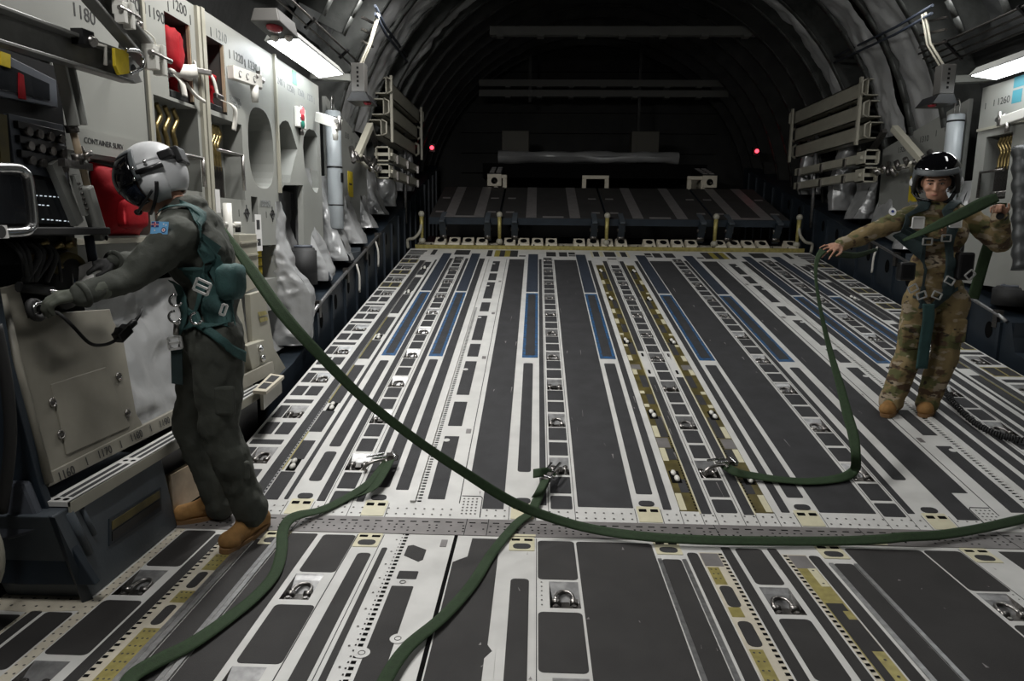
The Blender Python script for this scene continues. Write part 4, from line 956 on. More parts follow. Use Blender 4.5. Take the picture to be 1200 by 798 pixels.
# ------------------------------------------------------------------ sills beside the ramp
def sill(side):
    X = side*2.95
    nm = 'left' if side < 0 else 'right'
    root = empty('ramp_side_girder', (X, 7, .6), 'dark blue holed sill beam along the %s edge of the ramp' % nm, 'sill beam', 'sill beams beside the ramp'); L0 = Vector(root.location)
    b = MB(); b.m('dark_blue')
    def sect(y): # top height of the face
        return .30+.13*(y-4.6) if y < 5.75 else .74+(y-5.8)*.245
    ys = [4.95, 5.3, 5.70, 5.78, 7, 8.2, 9.4, 10.6, 12, 13.6]
    hs = [sect(y) for y in ys]; hs[0] = .34; hs[2] = .50; hs[3] = .74
    for (y0, h0), (y1, h1) in zip(zip(ys, hs), zip(ys[1:], hs[1:])):
        b.poly([(X,y0,-.5),(X,y1,-.5),(X,y1,h1),(X,y0,h0)]); b.poly([(X,y0,h0),(X,y1,h1),(X+side*.75,y1,h1),(X+side*.75,y0,h0)])
    b.poly([(X,4.95,-.5),(X,4.95,.34),(X+side*.75,4.95,.34),(X+side*.75,4.95,-.5)]); b.poly([(X,5.74,.3),(X,5.74,.74),(X+side*.5,5.74,.74),(X+side*.5,5.74,.3)])
    for y in [5.9+.46*k for k in range(17)]: b.box(X-side*.0, X-side*.025, y-.02, y+.02, -.4, sect(y)-.04)
    b.xform(Matrix.Translation(-L0)); b.build('beam_web', root, recalc=False)
    b = MB(); b.m('hole')
    for y in [6.05+.46*k for k in range(12)]:
        z = sect(y)-.16; b.disc((X-side*.003, y, z), (-side,0,0), .05, 16, ry=.075)
    b.xform(Matrix.Translation(-L0)); b.build('lightening_holes', root, recalc=False)
    b = MB(); b.m('bare_metal')
    b.tube([(X-side*.01, 5.82, .74), (X-side*.02, 5.9, .78), (X-side*.02, 6.3, .885), (X-side*.02, 8.4, 1.395)], .016, 8); b.m('black'); b.box(X-side*.02, X-side*.045, 5.85, 8.4, -.0, .0)
    for y in (5.95, 6.9, 7.7, 8.3): b.m('steel_dark'); b.box(X-side*.03, X+side*.02, y-.03, y+.03, sect(y)-.10, sect(y)+.05)
    b.xform(Matrix.Translation(-L0)); b.build('rail', root)
    b = MB(); b.m('white_web')
    for y in (7.2, 8.1): b.tube(catmull([(X-side*.03,y,sect(y)),(X-side*.06,y,sect(y)-.12),(X-side*.05,y+.03,sect(y)-.3)],4), .012, 6)
    b.xform(Matrix.Translation(-L0)); b.build('webbing_tail', root)
    # recess trough on the ledge
    b = MB(); b.m('slate_blue'); z = sect(7.3)
    b.box(X+side*.0, X+side*.03, 7.0, 7.5, z, z+.10); b.box(X+side*.22, X+side*.25, 7.0, 7.5, z, z+.12); b.box(X, X+side*.25, 7.5, 7.53, z, z+.14)
    b.xform(Matrix.Translation(-L0)); b.build('ledge_tray', root)
sill(-1); sill(1)

# ------------------------------------------------------------------ padded covers on the frame gussets
random.seed(21)
def sect(y): return .30+.13*(y-4.6) if y < 5.75 else .74+(y-5.8)*.245
def fin(side, Y, prof, depth, label, root_x, mname='quilt'):
    """prof: (x, z) outline of the inboard edge from top to bottom in the plane y=Y; padded wedge running aft by depth"""
    zl = sect(Y+depth)+.012
    pr = [Vector((p.x, 0, max(p.z, zl))) for p in catmull([(x, 0, z) for x, z in prof], 10)]
    pr = [p for i, p in enumerate(pr) if i == 0 or p.z > zl+1e-6 or pr[i-1].z > zl+1e-6]; n = len(pr); nj = 20
    b = MB(); b.m(mname)
    xt = root_x
    P = []
    for i, p in enumerate(pr):
        row = []
        for j in range(nj+1):
            t = j/nj; x = xt+(p.x-xt)*t; q = Vector((x, Y, p.z)); d = MN.noise(q*6+Vector((3*Y,0,0)))*.05+(.5-abs(MN.noise(q*9+Vector((Y,1,0)))))*.035+(.5-abs(MN.noise(q*19)))*.016
            row.append(Vector((side*-x if False else x, Y-.02-abs(d)*math.sin(PI*t)**.5-.03*math.sin(PI*t), p.z)))
        P.append(row)
    b.grid(P)
    Q = []
    for i, p in enumerate(pr):
        row = []
        for j in range(13):
            t = j/12; q = Vector((p.x, Y+depth*t, p.z)); d = MN.noise(q*6+Vector((0,0,5*Y)))*.04+(.4-abs(MN.noise(q*14)))*.02
            row.append(Vector((p.x+side*(d-.02*math.sin(PI*t)+.28*t*t*abs(p.x-xt)*1.0), Y-.02+depth*t, p.z)))
        Q.append(row)
    b.grid(Q)
    # bottom and hidden back
    b.poly([(xt, Y, pr[-1].z), tuple(P[-1][-1]), (pr[-1].x+side*.1, Y+depth, pr[-1].z), (xt, Y+depth, pr[-1].z)])
    return tag(b.build('insulation_blanket', recalc=False), label, 'insulation blanket', 'silver blankets on the frame gussets')
def prof_px(Y, pts): return [(p.x, p.z) for p in (at_y(x, y, Y) for x, y in pts)]
FINS = [
 (5.50, [(325,236),(327,262),(331,285),(345,315),(357,331),(365,350),(365,388),(359,404)], .22, ('silver blanket bulging behind the green strap', 'silver blanket under the right wall cabinet'), -3.2),
 (6.35, [(354,196),(356,239),(361,262),(374,292),(384,312),(386,325),(384,332)], .35, ('silver blanket in the bay under the signal light cabinet', 'silver blanket aft of the right wall cabinet'), -3.25),
 (6.95, [(377,206),(383,232),(393,262),(403,287),(409,303),(408,312)], .4, ('silver blanket beside the foot of the white cylinder', 'silver blanket behind the helmet of the camouflaged woman'), -3.2),
 (7.6, [(399,212),(404,228),(409,248),(416,264),(425,282),(427,292)], .4, ('silver blanket just aft of the white cylinder', 'silver blanket beside the camouflaged sleeve'), -3.25),
 (8.3, [(416,205),(419,222),(426,241),(433,256),(438,268),(439,276)], .4, ('silver blanket below the wall placard', 'silver blanket above the outstretched arm'), -3.25),
 (8.95, [(431,192),(434,210),(438,224),(445,240),(452,252),(453,258)], .45, ('narrow silver blanket two bays aft of the cylinder', 'narrow silver blanket beyond the outstretched arm'), -3.25),
 (9.6, [(447,150),(455,175),(460,195),(463,215),(463,240),(461,249)], .3, ('wide silver blanket below the left rail rack', 'wide silver blanket below the right rail rack'), -3.3),
 (10.6, [(472,152),(477,168),(482,190),(484,215),(482,224)], .3, ('long silver blanket hanging aft of the left rail rack', 'long silver blanket hanging aft of the right rail rack'), -3.3),
]
for Y, pts, dep, labs, rx in FINS:
    pr = prof_px(Y, pts); fin(-1, Y, pr, dep, labs[0], rx); (fin(1, Y, [(-x, z) for x, z in pr], dep, labs[1], -rx) if Y > 6.9 else None)
# bigger silver blanket low on the wall behind the crewman's legs and the quilted back of the lower bays
def back_quilt(side, y0, y1, ztop, label, x0=-3.28, x1=-3.0, zb=.45):
    P = []
    for i in range(33):
        y = y0+(y1-y0)*i/32; row = []
        for j in range(27):
            t = j/26; z = zb(y)+(ztop-zb(y))*t; x = x1+(x0-x1)*min(1, t*1.3)**.8
            d = MN.noise(Vector((y*4, z*4, 2)))*.06+(.5-abs(MN.noise(Vector((y*7, z*7, 7)))))*.05+(.5-abs(MN.noise(Vector((y*17, z*15, 3)))))*.018
            row.append((-side*(x+d), y, z))
        P.append(row)
    b = MB(); b.m('quilt'); b.grid(P); return tag(b.build('insulation_blanket', recalc=False), label, 'insulation blanket', 'silver blankets on the lower walls')
back_quilt(-1, 3.2, 4.35, 1.17, 'crumpled silver blanket low on the wall behind the legs of the crewman', -3.2, -2.99, lambda y: .44)
back_quilt(-1, 4.5, 5.5, 1.0, 'silver blanket low on the wall behind the beige seat pedestal', -3.3, -3.12, lambda y: .48)
back_quilt(-1, 5.80, 6.3, 1.78, 'silver blanket behind the cut away foot of the signal light cabinet', -3.3, -3.18, lambda y: sect(y)+.02)
back_quilt(1, 3.6, 5.6, .97, 'crumpled silver blanket low on the wall beside the camouflaged woman', -3.3, -3.02, lambda y: .5)

# ------------------------------------------------------------------ upper silver strips on the frames
def strip(side, y0, y1, a0, a1, r, label, mname='quilt'):
    P = []
    ni = 60
    for i in range(ni+1):
        a = a0+(a1-a0)*i/ni; row = []
        for j in range(17):
            t = j/16; y = y0+(y1-y0)*t; rr = r+.05*(abs(2*t-1)**3)
            q = Vector((a*.12, y*5, side)); rr += MN.noise(q)*.05+(.5-abs(MN.noise(q*1.8)))*.05+(.5-abs(MN.noise(q*4)))*.02
            row.append((side*rr*math.cos(R(a)), y, ZC+rr*math.sin(R(a))))
        P.append(row)
    b = MB(); b.m(mname); b.grid(P); return tag(b.build('insulation_blanket', recalc=False), label, 'insulation blanket', 'silver strips up the curved walls')
for side, nm in ((-1, 'left'), (1, 'right')):
    strip(side, 7.55, 8.15, 14, 62, 3.24, 'bright silver quilted strip up the %s wall ahead of the rail rack' % nm)
    strip(side, 8.25, 8.75, 14, 58, 3.22, 'second silver quilted strip up the %s wall beside the pipes' % nm)
    strip(side, 9.4, 9.7, 26, 60, 3.22, 'dim silver strip up the %s wall above the rail rack' % nm)
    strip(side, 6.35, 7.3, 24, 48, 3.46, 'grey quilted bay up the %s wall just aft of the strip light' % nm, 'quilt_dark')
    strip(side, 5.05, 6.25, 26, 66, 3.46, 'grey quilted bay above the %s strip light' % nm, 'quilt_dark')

# ------------------------------------------------------------------ stowed rails, boxes, pipes (both sides)
def mirror_loc(p, side): return Vector((p.x*(-1 if side > 0 else 1), p.y, p.z))
for side, nm in ((-1, 'left'), (1, 'right')):
    S = -side  # factor on x computed for the left wall
    def pt(x, y, X): p = at_x(x, y, X); return Vector((p.x*S, p.y, p.z))
    # upper rack: three channels
    for i, lab in enumerate(('topmost', 'middle', 'lowest')):
        ya, yb = 8.55, 10.9
        z = 3.06-.245*i; x = side*(2.98+.035*i)
        o = empty('stowed_channel', (x, ya, z), '%s beige channel rail of the three stowed on the %s wall' % (lab, nm), 'stowed rail', 'beige channel rails stowed on the walls')
        b = MB(); b.m('beige_metal'); h = .19; d = .13
        for xa, xb, za, zb in ((-side*d, -side*d+side*.012, 0, h), (-side*d, side*.02, h-.012, h), (-side*d, side*.02, 0, .012)):
            b.box(xa, xb, 0, yb-ya, za, zb)
        b.build('channel', o)
        b = MB(); b.m('beige_metal'); b.tube([(-side*d,0,0),(-side*(d+.06),-.0,.03),(-side*(d+.06),0,h-.03),(-side*d,0,h)], .012, 6); b.tube([(-side*d,yb-ya,0),(-side*(d+.05),yb-ya,.03),(-side*(d+.05),yb-ya,h-.03),(-side*d,yb-ya,h)], .02, 8); b.build('end_hoop', o)
    o = empty('rack_post', (side*2.82, 8.6, 2.5), 'beige upright clamps holding the three %s wall rails' % nm, 'rack post', 'clamps of the rail racks')
    b = MB(); b.m('beige_metal'); b.box(-side*.0, -side*.03, .0, .05, 0, .78); b.box(0, -side*.03, 2.2, 2.25, 0, .78); b.build('clamp_bars', o)
    # lower rack: two square rails with sockets
    for i, lab in enumerate(('upper', 'lower')):
        z = 2.33-.20*i; x = side*(2.86); ya = 8.35
        o = empty('stowed_square_rail', (x, ya, z), '%s of the two square section rails on the %s wall' % (lab, nm), 'stowed rail', 'square section rails on the walls')
        b = MB(); b.m('beige_metal'); b.box(-.06,.06,.1,2.2,-.05,.05); b.build('rail', o, bevel=.005)
        b = MB(); b.m('beige_metal')
        for xa, xb, za, zb in ((-.085,-.07,-.085,.085),(.07,.085,-.085,.085),(-.085,.085,.07,.085),(-.085,.085,-.085,-.07)): b.box(xa,xb,-.05,.16,za,zb)
        b.box(-.11,.11,.0,.05,-.02,.02); b.m('hole'); b.box(-.065,.065,.02,.03,-.065,.065); b.build('socket', o)
        b = MB(); b.m('steel'); 
        for yy in (.5, 1.2, 2.0): b.box(-side*.06,-side*.085,yy-.03,yy+.03,-.07,.03)
        b.build('catch', o)
    # loudspeaker box with angled reflector
    o = empty('slotted_box', pt(421,92,-2.72), 'grey slotted box hung by its angled bracket on the %s wall' % nm, 'box', 'slotted boxes on the side walls')
    b = MB(); b.m('rack_dark'); b.box(-.065,.065,-.06,.06,-.13,.13); b.build('box', o, bevel=.006)
    b = MB(); b.m('hole')
    for k in range(5): b.box(-.010,.010,-.0615,-.06,-.085+.04*k,-.065+.04*k)
    b.build('slots', o)
    b = MB(); b.m('black'); b.hexa([(-.11,-.05,-.21),(.11,-.05,-.21),(.11,.26,-.21),(-.11,.26,-.21),(-.065,-.06,-.131),(.065,-.06,-.131),(.065,.22,-.131),(-.065,.22,-.131)]); b.m('lens_red_off'); b.sphere((-side*.06,.05,-.215),(.04,.04,.02),10,6); b.build('lamp_pod', o)
    b = MB(); b.m('sage_dim'); b.bar((side*.05,0,-.0),(side*.45,.0,.02),.1,.06); b.build('mount_arm', o)
    # pipes
    o = empty('cable_bundle', (side*2.93, 5, 3.10), 'bundle of dark pipes running along the %s wall above the strip light' % nm, 'pipes', 'pipe bundles along the walls')
    b = MB(); b.m('steel_dark')
    for k in range(2 if side < 0 else 4): b.tube([(-side*.05*k,-1.8,.045*k),(-side*.05*k,.6,.045*k-.0),(-side*.05*k,2.35,.045*k)], .010, 7)
    b.build('pipes', o)
    b = MB(); b.m('black')
    for yy in (-1,0,.9,1.9): b.bar((side*.02,yy,-.02),(-side*(.07 if side < 0 else .17),yy,.06 if side < 0 else .15),.03,.02)
    b.build('clamps', o)
    o = empty('conduit_pipe', pt(440,40,-2.75), 'pair of pale conduits bent down the %s wall beside the speaker' % nm, 'pipes', 'bent conduits on the walls'); L0 = Vector(o.location)
    b = MB(); b.m('beige_metal')
    for d in (0, .05):
        b.tube([pt(421,78,-2.72)-L0+Vector((0,d,0)), pt(433,50,-2.66)-L0+Vector((0,d,0)), pt(443,15,-2.56)-L0+Vector((0,d,0))], .012, 8)
    b.build('pipe', o)
    b = MB(); b.m('blue_pad')
    for d in (0, .07): b.tube([pt(440,16,-2.56)-L0+Vector((0,0,d)), pt(452,40,-2.64)-L0+Vector((0,0,d)), pt(478,73,-2.72)-L0+Vector((0,0,d))], .014, 8)
    b.build('pipe', o)
    b = MB(); b.m('steel_dark'); 
    for k in range(3): b.bar(pt(424,20+14*k,-2.68)-L0, pt(437,27+14*k,-2.68)-L0, .02, .02)
    b.build('standoffs', o)
    # flat wall panel aft of the cylinder with brace and hardware
    o = empty('flat_panel', (side*3.12, 7.6, 1.7), 'grey wall panel with stencil marks aft of the cylinder on the %s wall' % nm, 'wall panel', 'sage panels along the side walls')
    b = MB(); holed_panel(b, [(7.02,1.08),(8.6,1.47),(8.62,2.45),(7.02,2.75)], [], side*3.13, side, .04, face_mat='sage_dim'); child_mesh(b, 'panel', o)
    addtext(o, side, side*3.13, [(s, (7.3+.22*k, 2.52-.03*k), .09) for k, s in enumerate(('1300','I','1310','I','1320'))])
    b = MB(); b.m('yellow_tag'); p = at_x(411,216,-3.13); b.box(side*3.13, side*3.125, p.y-.12, p.y+.08, p.z-.14, p.z+.14); b.m('ink'); b.box(side*3.1249, side*3.1245, p.y-.08, p.y+.04, p.z-.01, p.z+.01); child_mesh(b, 'caution_plate', o)
    o = empty('folded_brace', pt(425,170,-2.95), 'pale diagonal brace above a row of clamp fittings on the %s wall' % nm, 'brace', 'diagonal braces on the walls'); L0 = Vector(o.location)
    b = MB(); b.m('beige_metal'); b.bar(pt(434,147,-2.92)-L0, pt(418,184,-2.92)-L0, .07, .07); b.build('bright_bar', o, bevel=.006)
    b = MB(); b.m('steel_dark'); b.bar(pt(435,150,-3.0)-L0, pt(445,186,-3.0)-L0, .06, .06); b.build('dark_bar', o, bevel=.006)
    b = MB(); random.seed(31)
    for k in range(16):
        q = pt(413+2.4*k, 184+.9*k+random.uniform(-4,4), -2.9)-L0; b.m(random.choice(('steel', 'beige_metal', 'steel_dark')))
        dd = Vector((random.uniform(-.05,.05), random.uniform(-.08,.08), random.uniform(-.07,.07))); b.cyl(q-dd, q+dd, random.uniform(.014,.03), 8)
    b.bar(pt(412,185,-2.92)-L0, pt(450,198,-2.92)-L0, .03, .04); b.build('clamp_fittings', o)
    # wall dim vertical post
    o = empty('side_post', pt(474,160,-2.95), 'thin grey post standing beyond the rail rack on the %s wall' % nm, 'post', 'thin posts on the side walls'); L0 = Vector(o.location)
    b = MB(); b.m('bare_metal'); b.cyl(pt(474,150,-2.95)-L0, pt(475,262,-2.95)-L0, .03, 8); b.build('post', o)
    b = MB(); b.m('brass'); b.box(-.05,.05,-.05,.05,.05,.18); b.build('fitting', o)

# ------------------------------------------------------------------ left lower wall fittings between cabinet and sill
sp = empty('seat_pedestal', at_x(300,400,-2.97), 'beige seat pedestal with two knobs above a small step', 'pedestal'); L0 = Vector(sp.location)
def sx(x, y, X=-2.97): return at_x(x, y, X)-L0
b = MB(); b.m('beige_metal'); b.prism([sx(293,345), sx(310,340), sx(321,405), sx(322,432), sx(300,440), sx(296,400)], (-.04,0,0)); b.build('upright', sp, bevel=.004)
b = MB(); b.m('beige_metal'); b.prism([sx(277,352), sx(283,350), sx(291,405), sx(298,462), sx(282,478), sx(284,430)], (-.05,0,0)); b.build('front_leg', sp, bevel=.004)
b = MB(); b.m('beige_metal'); b.prism([sx(289,405,-2.93), sx(310,398,-2.93), sx(319,420,-2.93), sx(296,434,-2.93)], (-.06,0,0)); b.build('latch_box', sp, bevel=.006)
b = MB(); b.m('chrome')
for px in ((305.5,408.5),(308,420)): b.sphere(sx(*px, -2.92), (.02,.025,.025), 10, 8)
b.build('knob', sp)
b = MB(); b.m('yellow_zinc'); b.prism([sx(302,366,-2.965), sx(311,364,-2.965), sx(313,368,-2.965), sx(304,371,-2.965)], (.002,0,0)); b.prism([sx(304,373,-2.965), sx(313,371,-2.965), sx(314,375,-2.965), sx(305,378,-2.965)], (.002,0,0)); b.build('worn_decal', sp)
b = MB(); b.m('beige_metal'); b.prism([sx(320,406), sx(338,436), sx(322,442)], (-.05,0,0)); b.build('gusset', sp, bevel=.003)
q = [at_z(x, y, .46) for x, y in ((296,457.5),(312,458.5),(333,440),(317,437.5))]
sg = empty('small_step', q[0], 'small pale step with dark grip pads at the foot of the pedestal', 'step'); L0 = Vector(sg.location); Q = [v-L0 for v in q]
def lerp4(a, c): return (Q[0].lerp(Q[1], a)).lerp(Q[3].lerp(Q[2], a), c)
b = MB(); b.m('warm_white'); b.prism(Q, (0,0,-.022)); b.m('nonskid')
for c0_, c1_ in ((.12,.45),(.52,.9)): b.prism([lerp4(a, c)+Vector((0,0,.002)) for a, c in ((.2,c0_),(.8,c0_),(.8,c1_),(.2,c1_))], (0,0,-.003))
b.build('step_plate', sg, bevel=.003)
b = MB(); b.m('beige_metal'); b.prism([Q[1]+Vector((-.02,0,-.022)), Q[2]+Vector((-.02,0,-.022)), Q[2]+Vector((-.02,0,-.12)), Q[1]+Vector((-.02,0,-.12))], (-.02,0,0)); b.build('step_bracket', sg)
bx = empty('stowage_box', at_x(290,310,-3.02), 'beige stowage box under the oval opening cabinet', 'box'); L0 = Vector(bx.location)
b = MB(); b.m('beige_metal'); b.prism([at_x(281,274,-3.02)-L0, at_x(301,274,-3.02)-L0, at_x(304,336,-3.02)-L0, at_x(283,346,-3.02)-L0], (-.12,0,0)); b.build('box_body', bx, bevel=.008)
b = MB(); b.m('beige_metal')
for y in (285, 300, 316): b.bar(at_x(282,y,-3.015)-L0, at_x(302,y-2,-3.015)-L0, .01, .012)
b.build('box_ribs', bx)
tb = empty('white_tube', at_x(267,280,-2.95), 'white upright plastic tube with a T valve behind the strap', 'tube'); L0 = Vector(tb.location)
b = MB(); b.m('white_plastic'); b.cyl(at_x(266,238,-2.95)-L0, at_x(270,308,-2.95)-L0, .026, 12); b.cyl(at_x(262,262,-2.95)-L0, at_x(281,266,-2.95)-L0, .014, 10); b.build('tube_body', tb)
b = MB(); b.m('white_plastic'); b.cyl(at_x(278,260,-2.93)-L0, at_x(278.5,266,-2.93)-L0, .022, 10); b.m('black'); b.cyl(at_x(278.5,266,-2.93)-L0, at_x(279,272,-2.93)-L0, .018, 8); b.m('paper'); b.box(-.02,-.016,-.1,-.04,.16,.3); b.build('valve', tb)
dk_ = empty('black_drum', at_z(357,318,.74), 'black drum standing on the sill ledge between the silver blankets', 'drum')
b = MB(); b.m('black_rubber'); b.tube([(0,0,0),(0,0,.30),(0,0,.30),(0,0,.325)], [.115,.115,.105,.095], 22); b.build('drum_body', dk_)
b = MB(); b.m('rack_grey'); b.torus((0,0,.335),(0,0,1),.07,.012,seg=22,sub=8); b.build('lid_ring', dk_)
dk_.location = (at_y(357,333,6.05).x, 6.05, at_y(357,333,6.05).z)
b = MB(); b.m('tan_metal'); b.prism([Vector(p) for p in ((-2.80,3.15,.06),(-2.80,3.75,.03),(-2.80,3.75,.22),(-2.80,3.15,.26))], (-.03,0,0)); tag(b.build('kick_plate'), 'tan kick plate under the striped tread behind the boot', 'kick plate')
b = MB(); b.m('black'); b.box(-3.05,-2.87,3.16,4.38,.02,.36); tag(b.build('under_step_shade'), 'black block standing in for the dark void under the striped tread', 'housing')  # solid black block put in for the shaded void below the tread

# beacon boxes ahead of the strip lights
for side, nm in ((-1, 'left'), (1, 'right')):
    o = empty('beacon_box', (side*2.86, 5.0, 2.83), 'dark box with a red beacon and two bulbs ahead of the %s strip light' % nm, 'beacon', 'beacon boxes on the side walls')
    b = MB(); b.m('rack_dark'); b.hexa([(-.10,-.2,0),(.10,-.2,0),(.10,.18,-.02),(-.10,.18,-.02),(-.08,-.18,.09),(.08,-.18,.09),(.08,.17,.09),(-.08,.17,.09)]); b.build('box', o, bevel=.008)
    b = MB(); b.m('lens_red_off'); b.sphere((-side*.02,-.08,-.01),(.055,.075,.03),14,8); b.build('beacon_lens', o)
    for dx in (-.05, .05):
        b = MB(); b.m('white_plastic'); b.sphere((dx,.11,-.025),(.03,.03,.03),10,8); b.build('bulb', o)
# ------------------------------------------------------------------ right wall cabinet and cylinder
XR = 3.10
def wr(x, y, X=XR): p = at_x(x, y, X); return (p.y, p.z)
ca = wr(1150,120)[0]
c4 = empty('tall_cabinet', (XR, 6.2, 1.4), 'sage cabinet with a rack of chain hooks behind the raised hand', 'cabinet', 'sage cabinets along the side walls')
ya, za = wr(1156,163); yb, zb = wr(1190,232)
Qr = rect(wr(1187,157)[0], ya, zb, wr(1170,158)[1])
b = MB(); holed_panel(b, rect(3.6, ca, 1.0, 2.80), [(Qr, .14, 'black')], XR, 1, face_mat='sage', thick=.25); child_mesh(b, 'cabinet_body', c4)
b = MB(); b.m('beige_metal'); b.box(XR, XR-.015, 3.6, ca, wr(1150,152)[1]-.015, wr(1150,152)[1]+.01); child_mesh(b, 'edge_rail', c4)
addtext(c4, 1, XR, [('I', wr(1155,125), .08), ('I', wr(1165,121), .08), ('1260', wr(1176,118), .085), ('I', wr(1188,115), .08)])
y, z = wr(1194,103); b = MB(); b.m('cyan_sticker'); b.box(XR, XR-.002, y-.07, y+.07, z+.01, z+.10); b.box(XR, XR-.002, y-.05, y+.07, z-.12, z-.01); child_mesh(b, 'sticker', c4)
b = MB(); b.m('steel_dark'); b.tube([(XR-.03, Qr[0][0]+.02, Qr[0][1]+.25),(XR-.03, Qr[1][0]-.02, Qr[0][1]+.25),(XR-.03, Qr[1][0]-.02, Qr[0][1]+.02)], .014, 8); child_mesh(b, 'retaining_bar', c4)
hook_rack(Qr[0][0]+.02, Qr[1][0]-.12, Qr[0][1]-.2, Qr[2][1]-.02, XR, .05, 1, 'brass chain hook hanging in the right wall cabinet', 5, 'chain hooks in the right wall cabinet')
o = empty('support_arm', at_x(1180,138,XR-.05), 'white support arm projecting from the right wall cabinet', 'bracket', 'white arms projecting from the cabinets')
b = MB(); b.m('white_plastic'); b.bar((0,.05,-.02), (-.05,-.75,.02), .05, .085); b.build('arm', o, bevel=.008)
b = MB(); b.m('steel'); b.cyl((-.0,.0,.02),(-.0,.13,.0),.022,8); b.cyl((-.02,.06,-.06),(-.02,.06,.06),.02,8); b.cyl((-.02,-.05,-.05),(-.02,-.05,-.13),.02,8); b.build('clamp', o)
cylinder((1121,134), (1122,262), XR-.08, 1, 'pale cylinder on the right wall behind the black helmet')
o = empty('corrugated_duct', at_x(1197,230,2.75), 'silver wrapped duct standing at the right edge of the view', 'duct'); L0 = Vector(o.location)
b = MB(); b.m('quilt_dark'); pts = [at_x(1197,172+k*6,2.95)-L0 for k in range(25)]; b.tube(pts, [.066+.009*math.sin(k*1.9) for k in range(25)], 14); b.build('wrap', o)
_y = at_x(1188,345,3.13).y; o = empty('black_drum', (3.13, max(_y, 5.9), sect(max(_y, 5.9))+.055), 'black drum on the right ledge beside the camouflaged hip', 'drum')
b = MB(); b.m('black_rubber'); b.tube([(0,0,0),(0,0,.14),(0,0,.14),(0,0,.16)], [.16,.16,.15,.13], 22); b.build('drum_body', o)
b = MB(); b.m('rack_grey'); b.torus((0,0,.165),(0,0,1),.09,.012,seg=22,sub=8); b.build('lid_ring', o)
# ------------------------------------------------------------------ ramp end: beam, toes, handrails, control boxes
o = empty('ramp_end_beam', ramp_pt(0, 6.75), 'pale perforated beam across the upper end of the ramp', 'beam'); o.rotation_euler = (AL, 0, 0)
b = MB(); b.m('yellow_zinc'); b.box(-2.75,2.75,-.13,-.10,-.02,.05); b.m('warm_white')
b.box(-2.75,2.75,-.10,.20,-.04,.02)
for k in range(-13, 14):
    if k % 5 == 2: continue
    b.m('warm_white'); b.hexa([(k*.2-.088,-.10,.02),(k*.2+.088,-.10,.02),(k*.2+.088,.12,.02),(k*.2-.088,.12,.02),(k*.2-.078,-.07,.065),(k*.2+.078,-.07,.065),(k*.2+.078,.11,.115),(k*.2-.078,.11,.115)])
    b.m('hole'); b.poly([(k*.2+.05*math.cos(a*PI/8), .02+.06*math.sin(a*PI/8), .0925+.0167*math.sin(a*PI/8)*1.0+.0015) for a in range(16)])
b.build('perforated_web', o, recalc=False)
b = MB(); b.m('black'); b.box(-2.7,2.7,.2,.9,-.1,-.02); b.m('steel_dark')  # black slab stands in for the shadow under the toe panels
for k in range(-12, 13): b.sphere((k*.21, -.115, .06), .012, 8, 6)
b.build('under_shadow_slab', o)
TA = R(16.4); TC, TS = math.cos(TA), math.sin(TA)
edges = [-2.58, -1.545, -.02, 1.505, 2.57]
names = ['leftmost narrow ramp toe panel', 'wide ramp toe panel left of centre', 'wide ramp toe panel right of centre', 'rightmost narrow ramp toe panel']
for i in range(4):
    w = edges[i+1]-edges[i]-.03; xm = (edges[i]+edges[i+1])/2
    o = empty('ramp_toe', (xm, 9.9, 1.615), names[i]+' folded up beyond the ramp end', 'ramp toe', 'ramp toe panels'); o.rotation_euler = (TA, 0, 0)
    b = MB(); b.m('dark_blue'); b.hexa([(-w/2,0,-.10),(w/2,0,-.10),(w/2,1.88,-.03),(-w/2,1.88,-.03),(-w/2,0,-.005),(w/2,0,-.005),(w/2,1.88,-.005),(-w/2,1.88,-.005)]); b.m('nonskid_near'); b.box(-w/2+.004,w/2-.004,.02,1.87,-.005,.001); b.build('toe_panel', o)
    b = MB(); b.m('plate_grey'); c = .27 if w < 1.2 else .30
    s = w/2*.42
    for sx_ in (-s, s): b.box(sx_-.075, sx_+.075, .03, 1.87, .001, .005)
    b.build('tread_strip', o)
    b = MB(); b.m('plate_grey')
    for sx_ in (-w/2+.12, w/2-.12):
        for yy in (.28, 1.1): b.box(sx_-.06, sx_+.06, yy, yy+.06, .001, .006)
    b.box(-.15, .15, .03, .09, .001, .008); b.build('hinge_plate', o)
    for sx_ in (-w/2+.20, w/2-.16):
        b = MB(); b.m('slate_blue'); b.bar((sx_,.25,-.0),(sx_,-.12,-.02),.07,.03); b.m('dark_blue'); b.bar((sx_,-.05,-.04),(sx_,.03,-.33),.09,.06); b.m('steel_dark'); b.cyl((sx_-.06,-.0,-.16),(sx_+.06,-.0,-.16),.03,8); b.cyl((sx_-.05,.0,-.28),(sx_+.05,.0,-.28),.035,8); b.build('support_leg', o)
for x in (-2.66, -1.545, -.02, 1.505, 2.66):
    o = empty('toe_actuator', (x, 9.86, 1.62), {-2.66:'brass coloured actuator at the left end of the toe panels', -1.545:'brass coloured actuator between the two left toe panels', -.02:'brass coloured actuator between the two wide toe panels', 1.505:'brass coloured actuator between the two right toe panels', 2.66:'brass coloured actuator at the right end of the toe panels'}[x], 'actuator', 'actuators between the toe panels')
    b = MB(); b.m('yellow_zinc'); b.cyl((0,-.02,.03),(0,.02,-.36),.03,10,.022); b.m('beige_metal'); b.sphere((0,-.02,.04),.045,10,8); b.sphere((0,.02,-.34),.05,10,8); b.build('rod', o)
    if abs(x) > 2:
        b = MB(); b.m('beige_metal'); sx_ = 1 if x < 0 else -1; b.tube(catmull([(0,0,-.05),(-sx_*.02,-.03,-.2),(-sx_*.1,-.04,-.3),(-sx_*.2,-.02,-.33),(-sx_*.2,0,-.45)],4), .022, 8); b.build('curved_pipe', o)
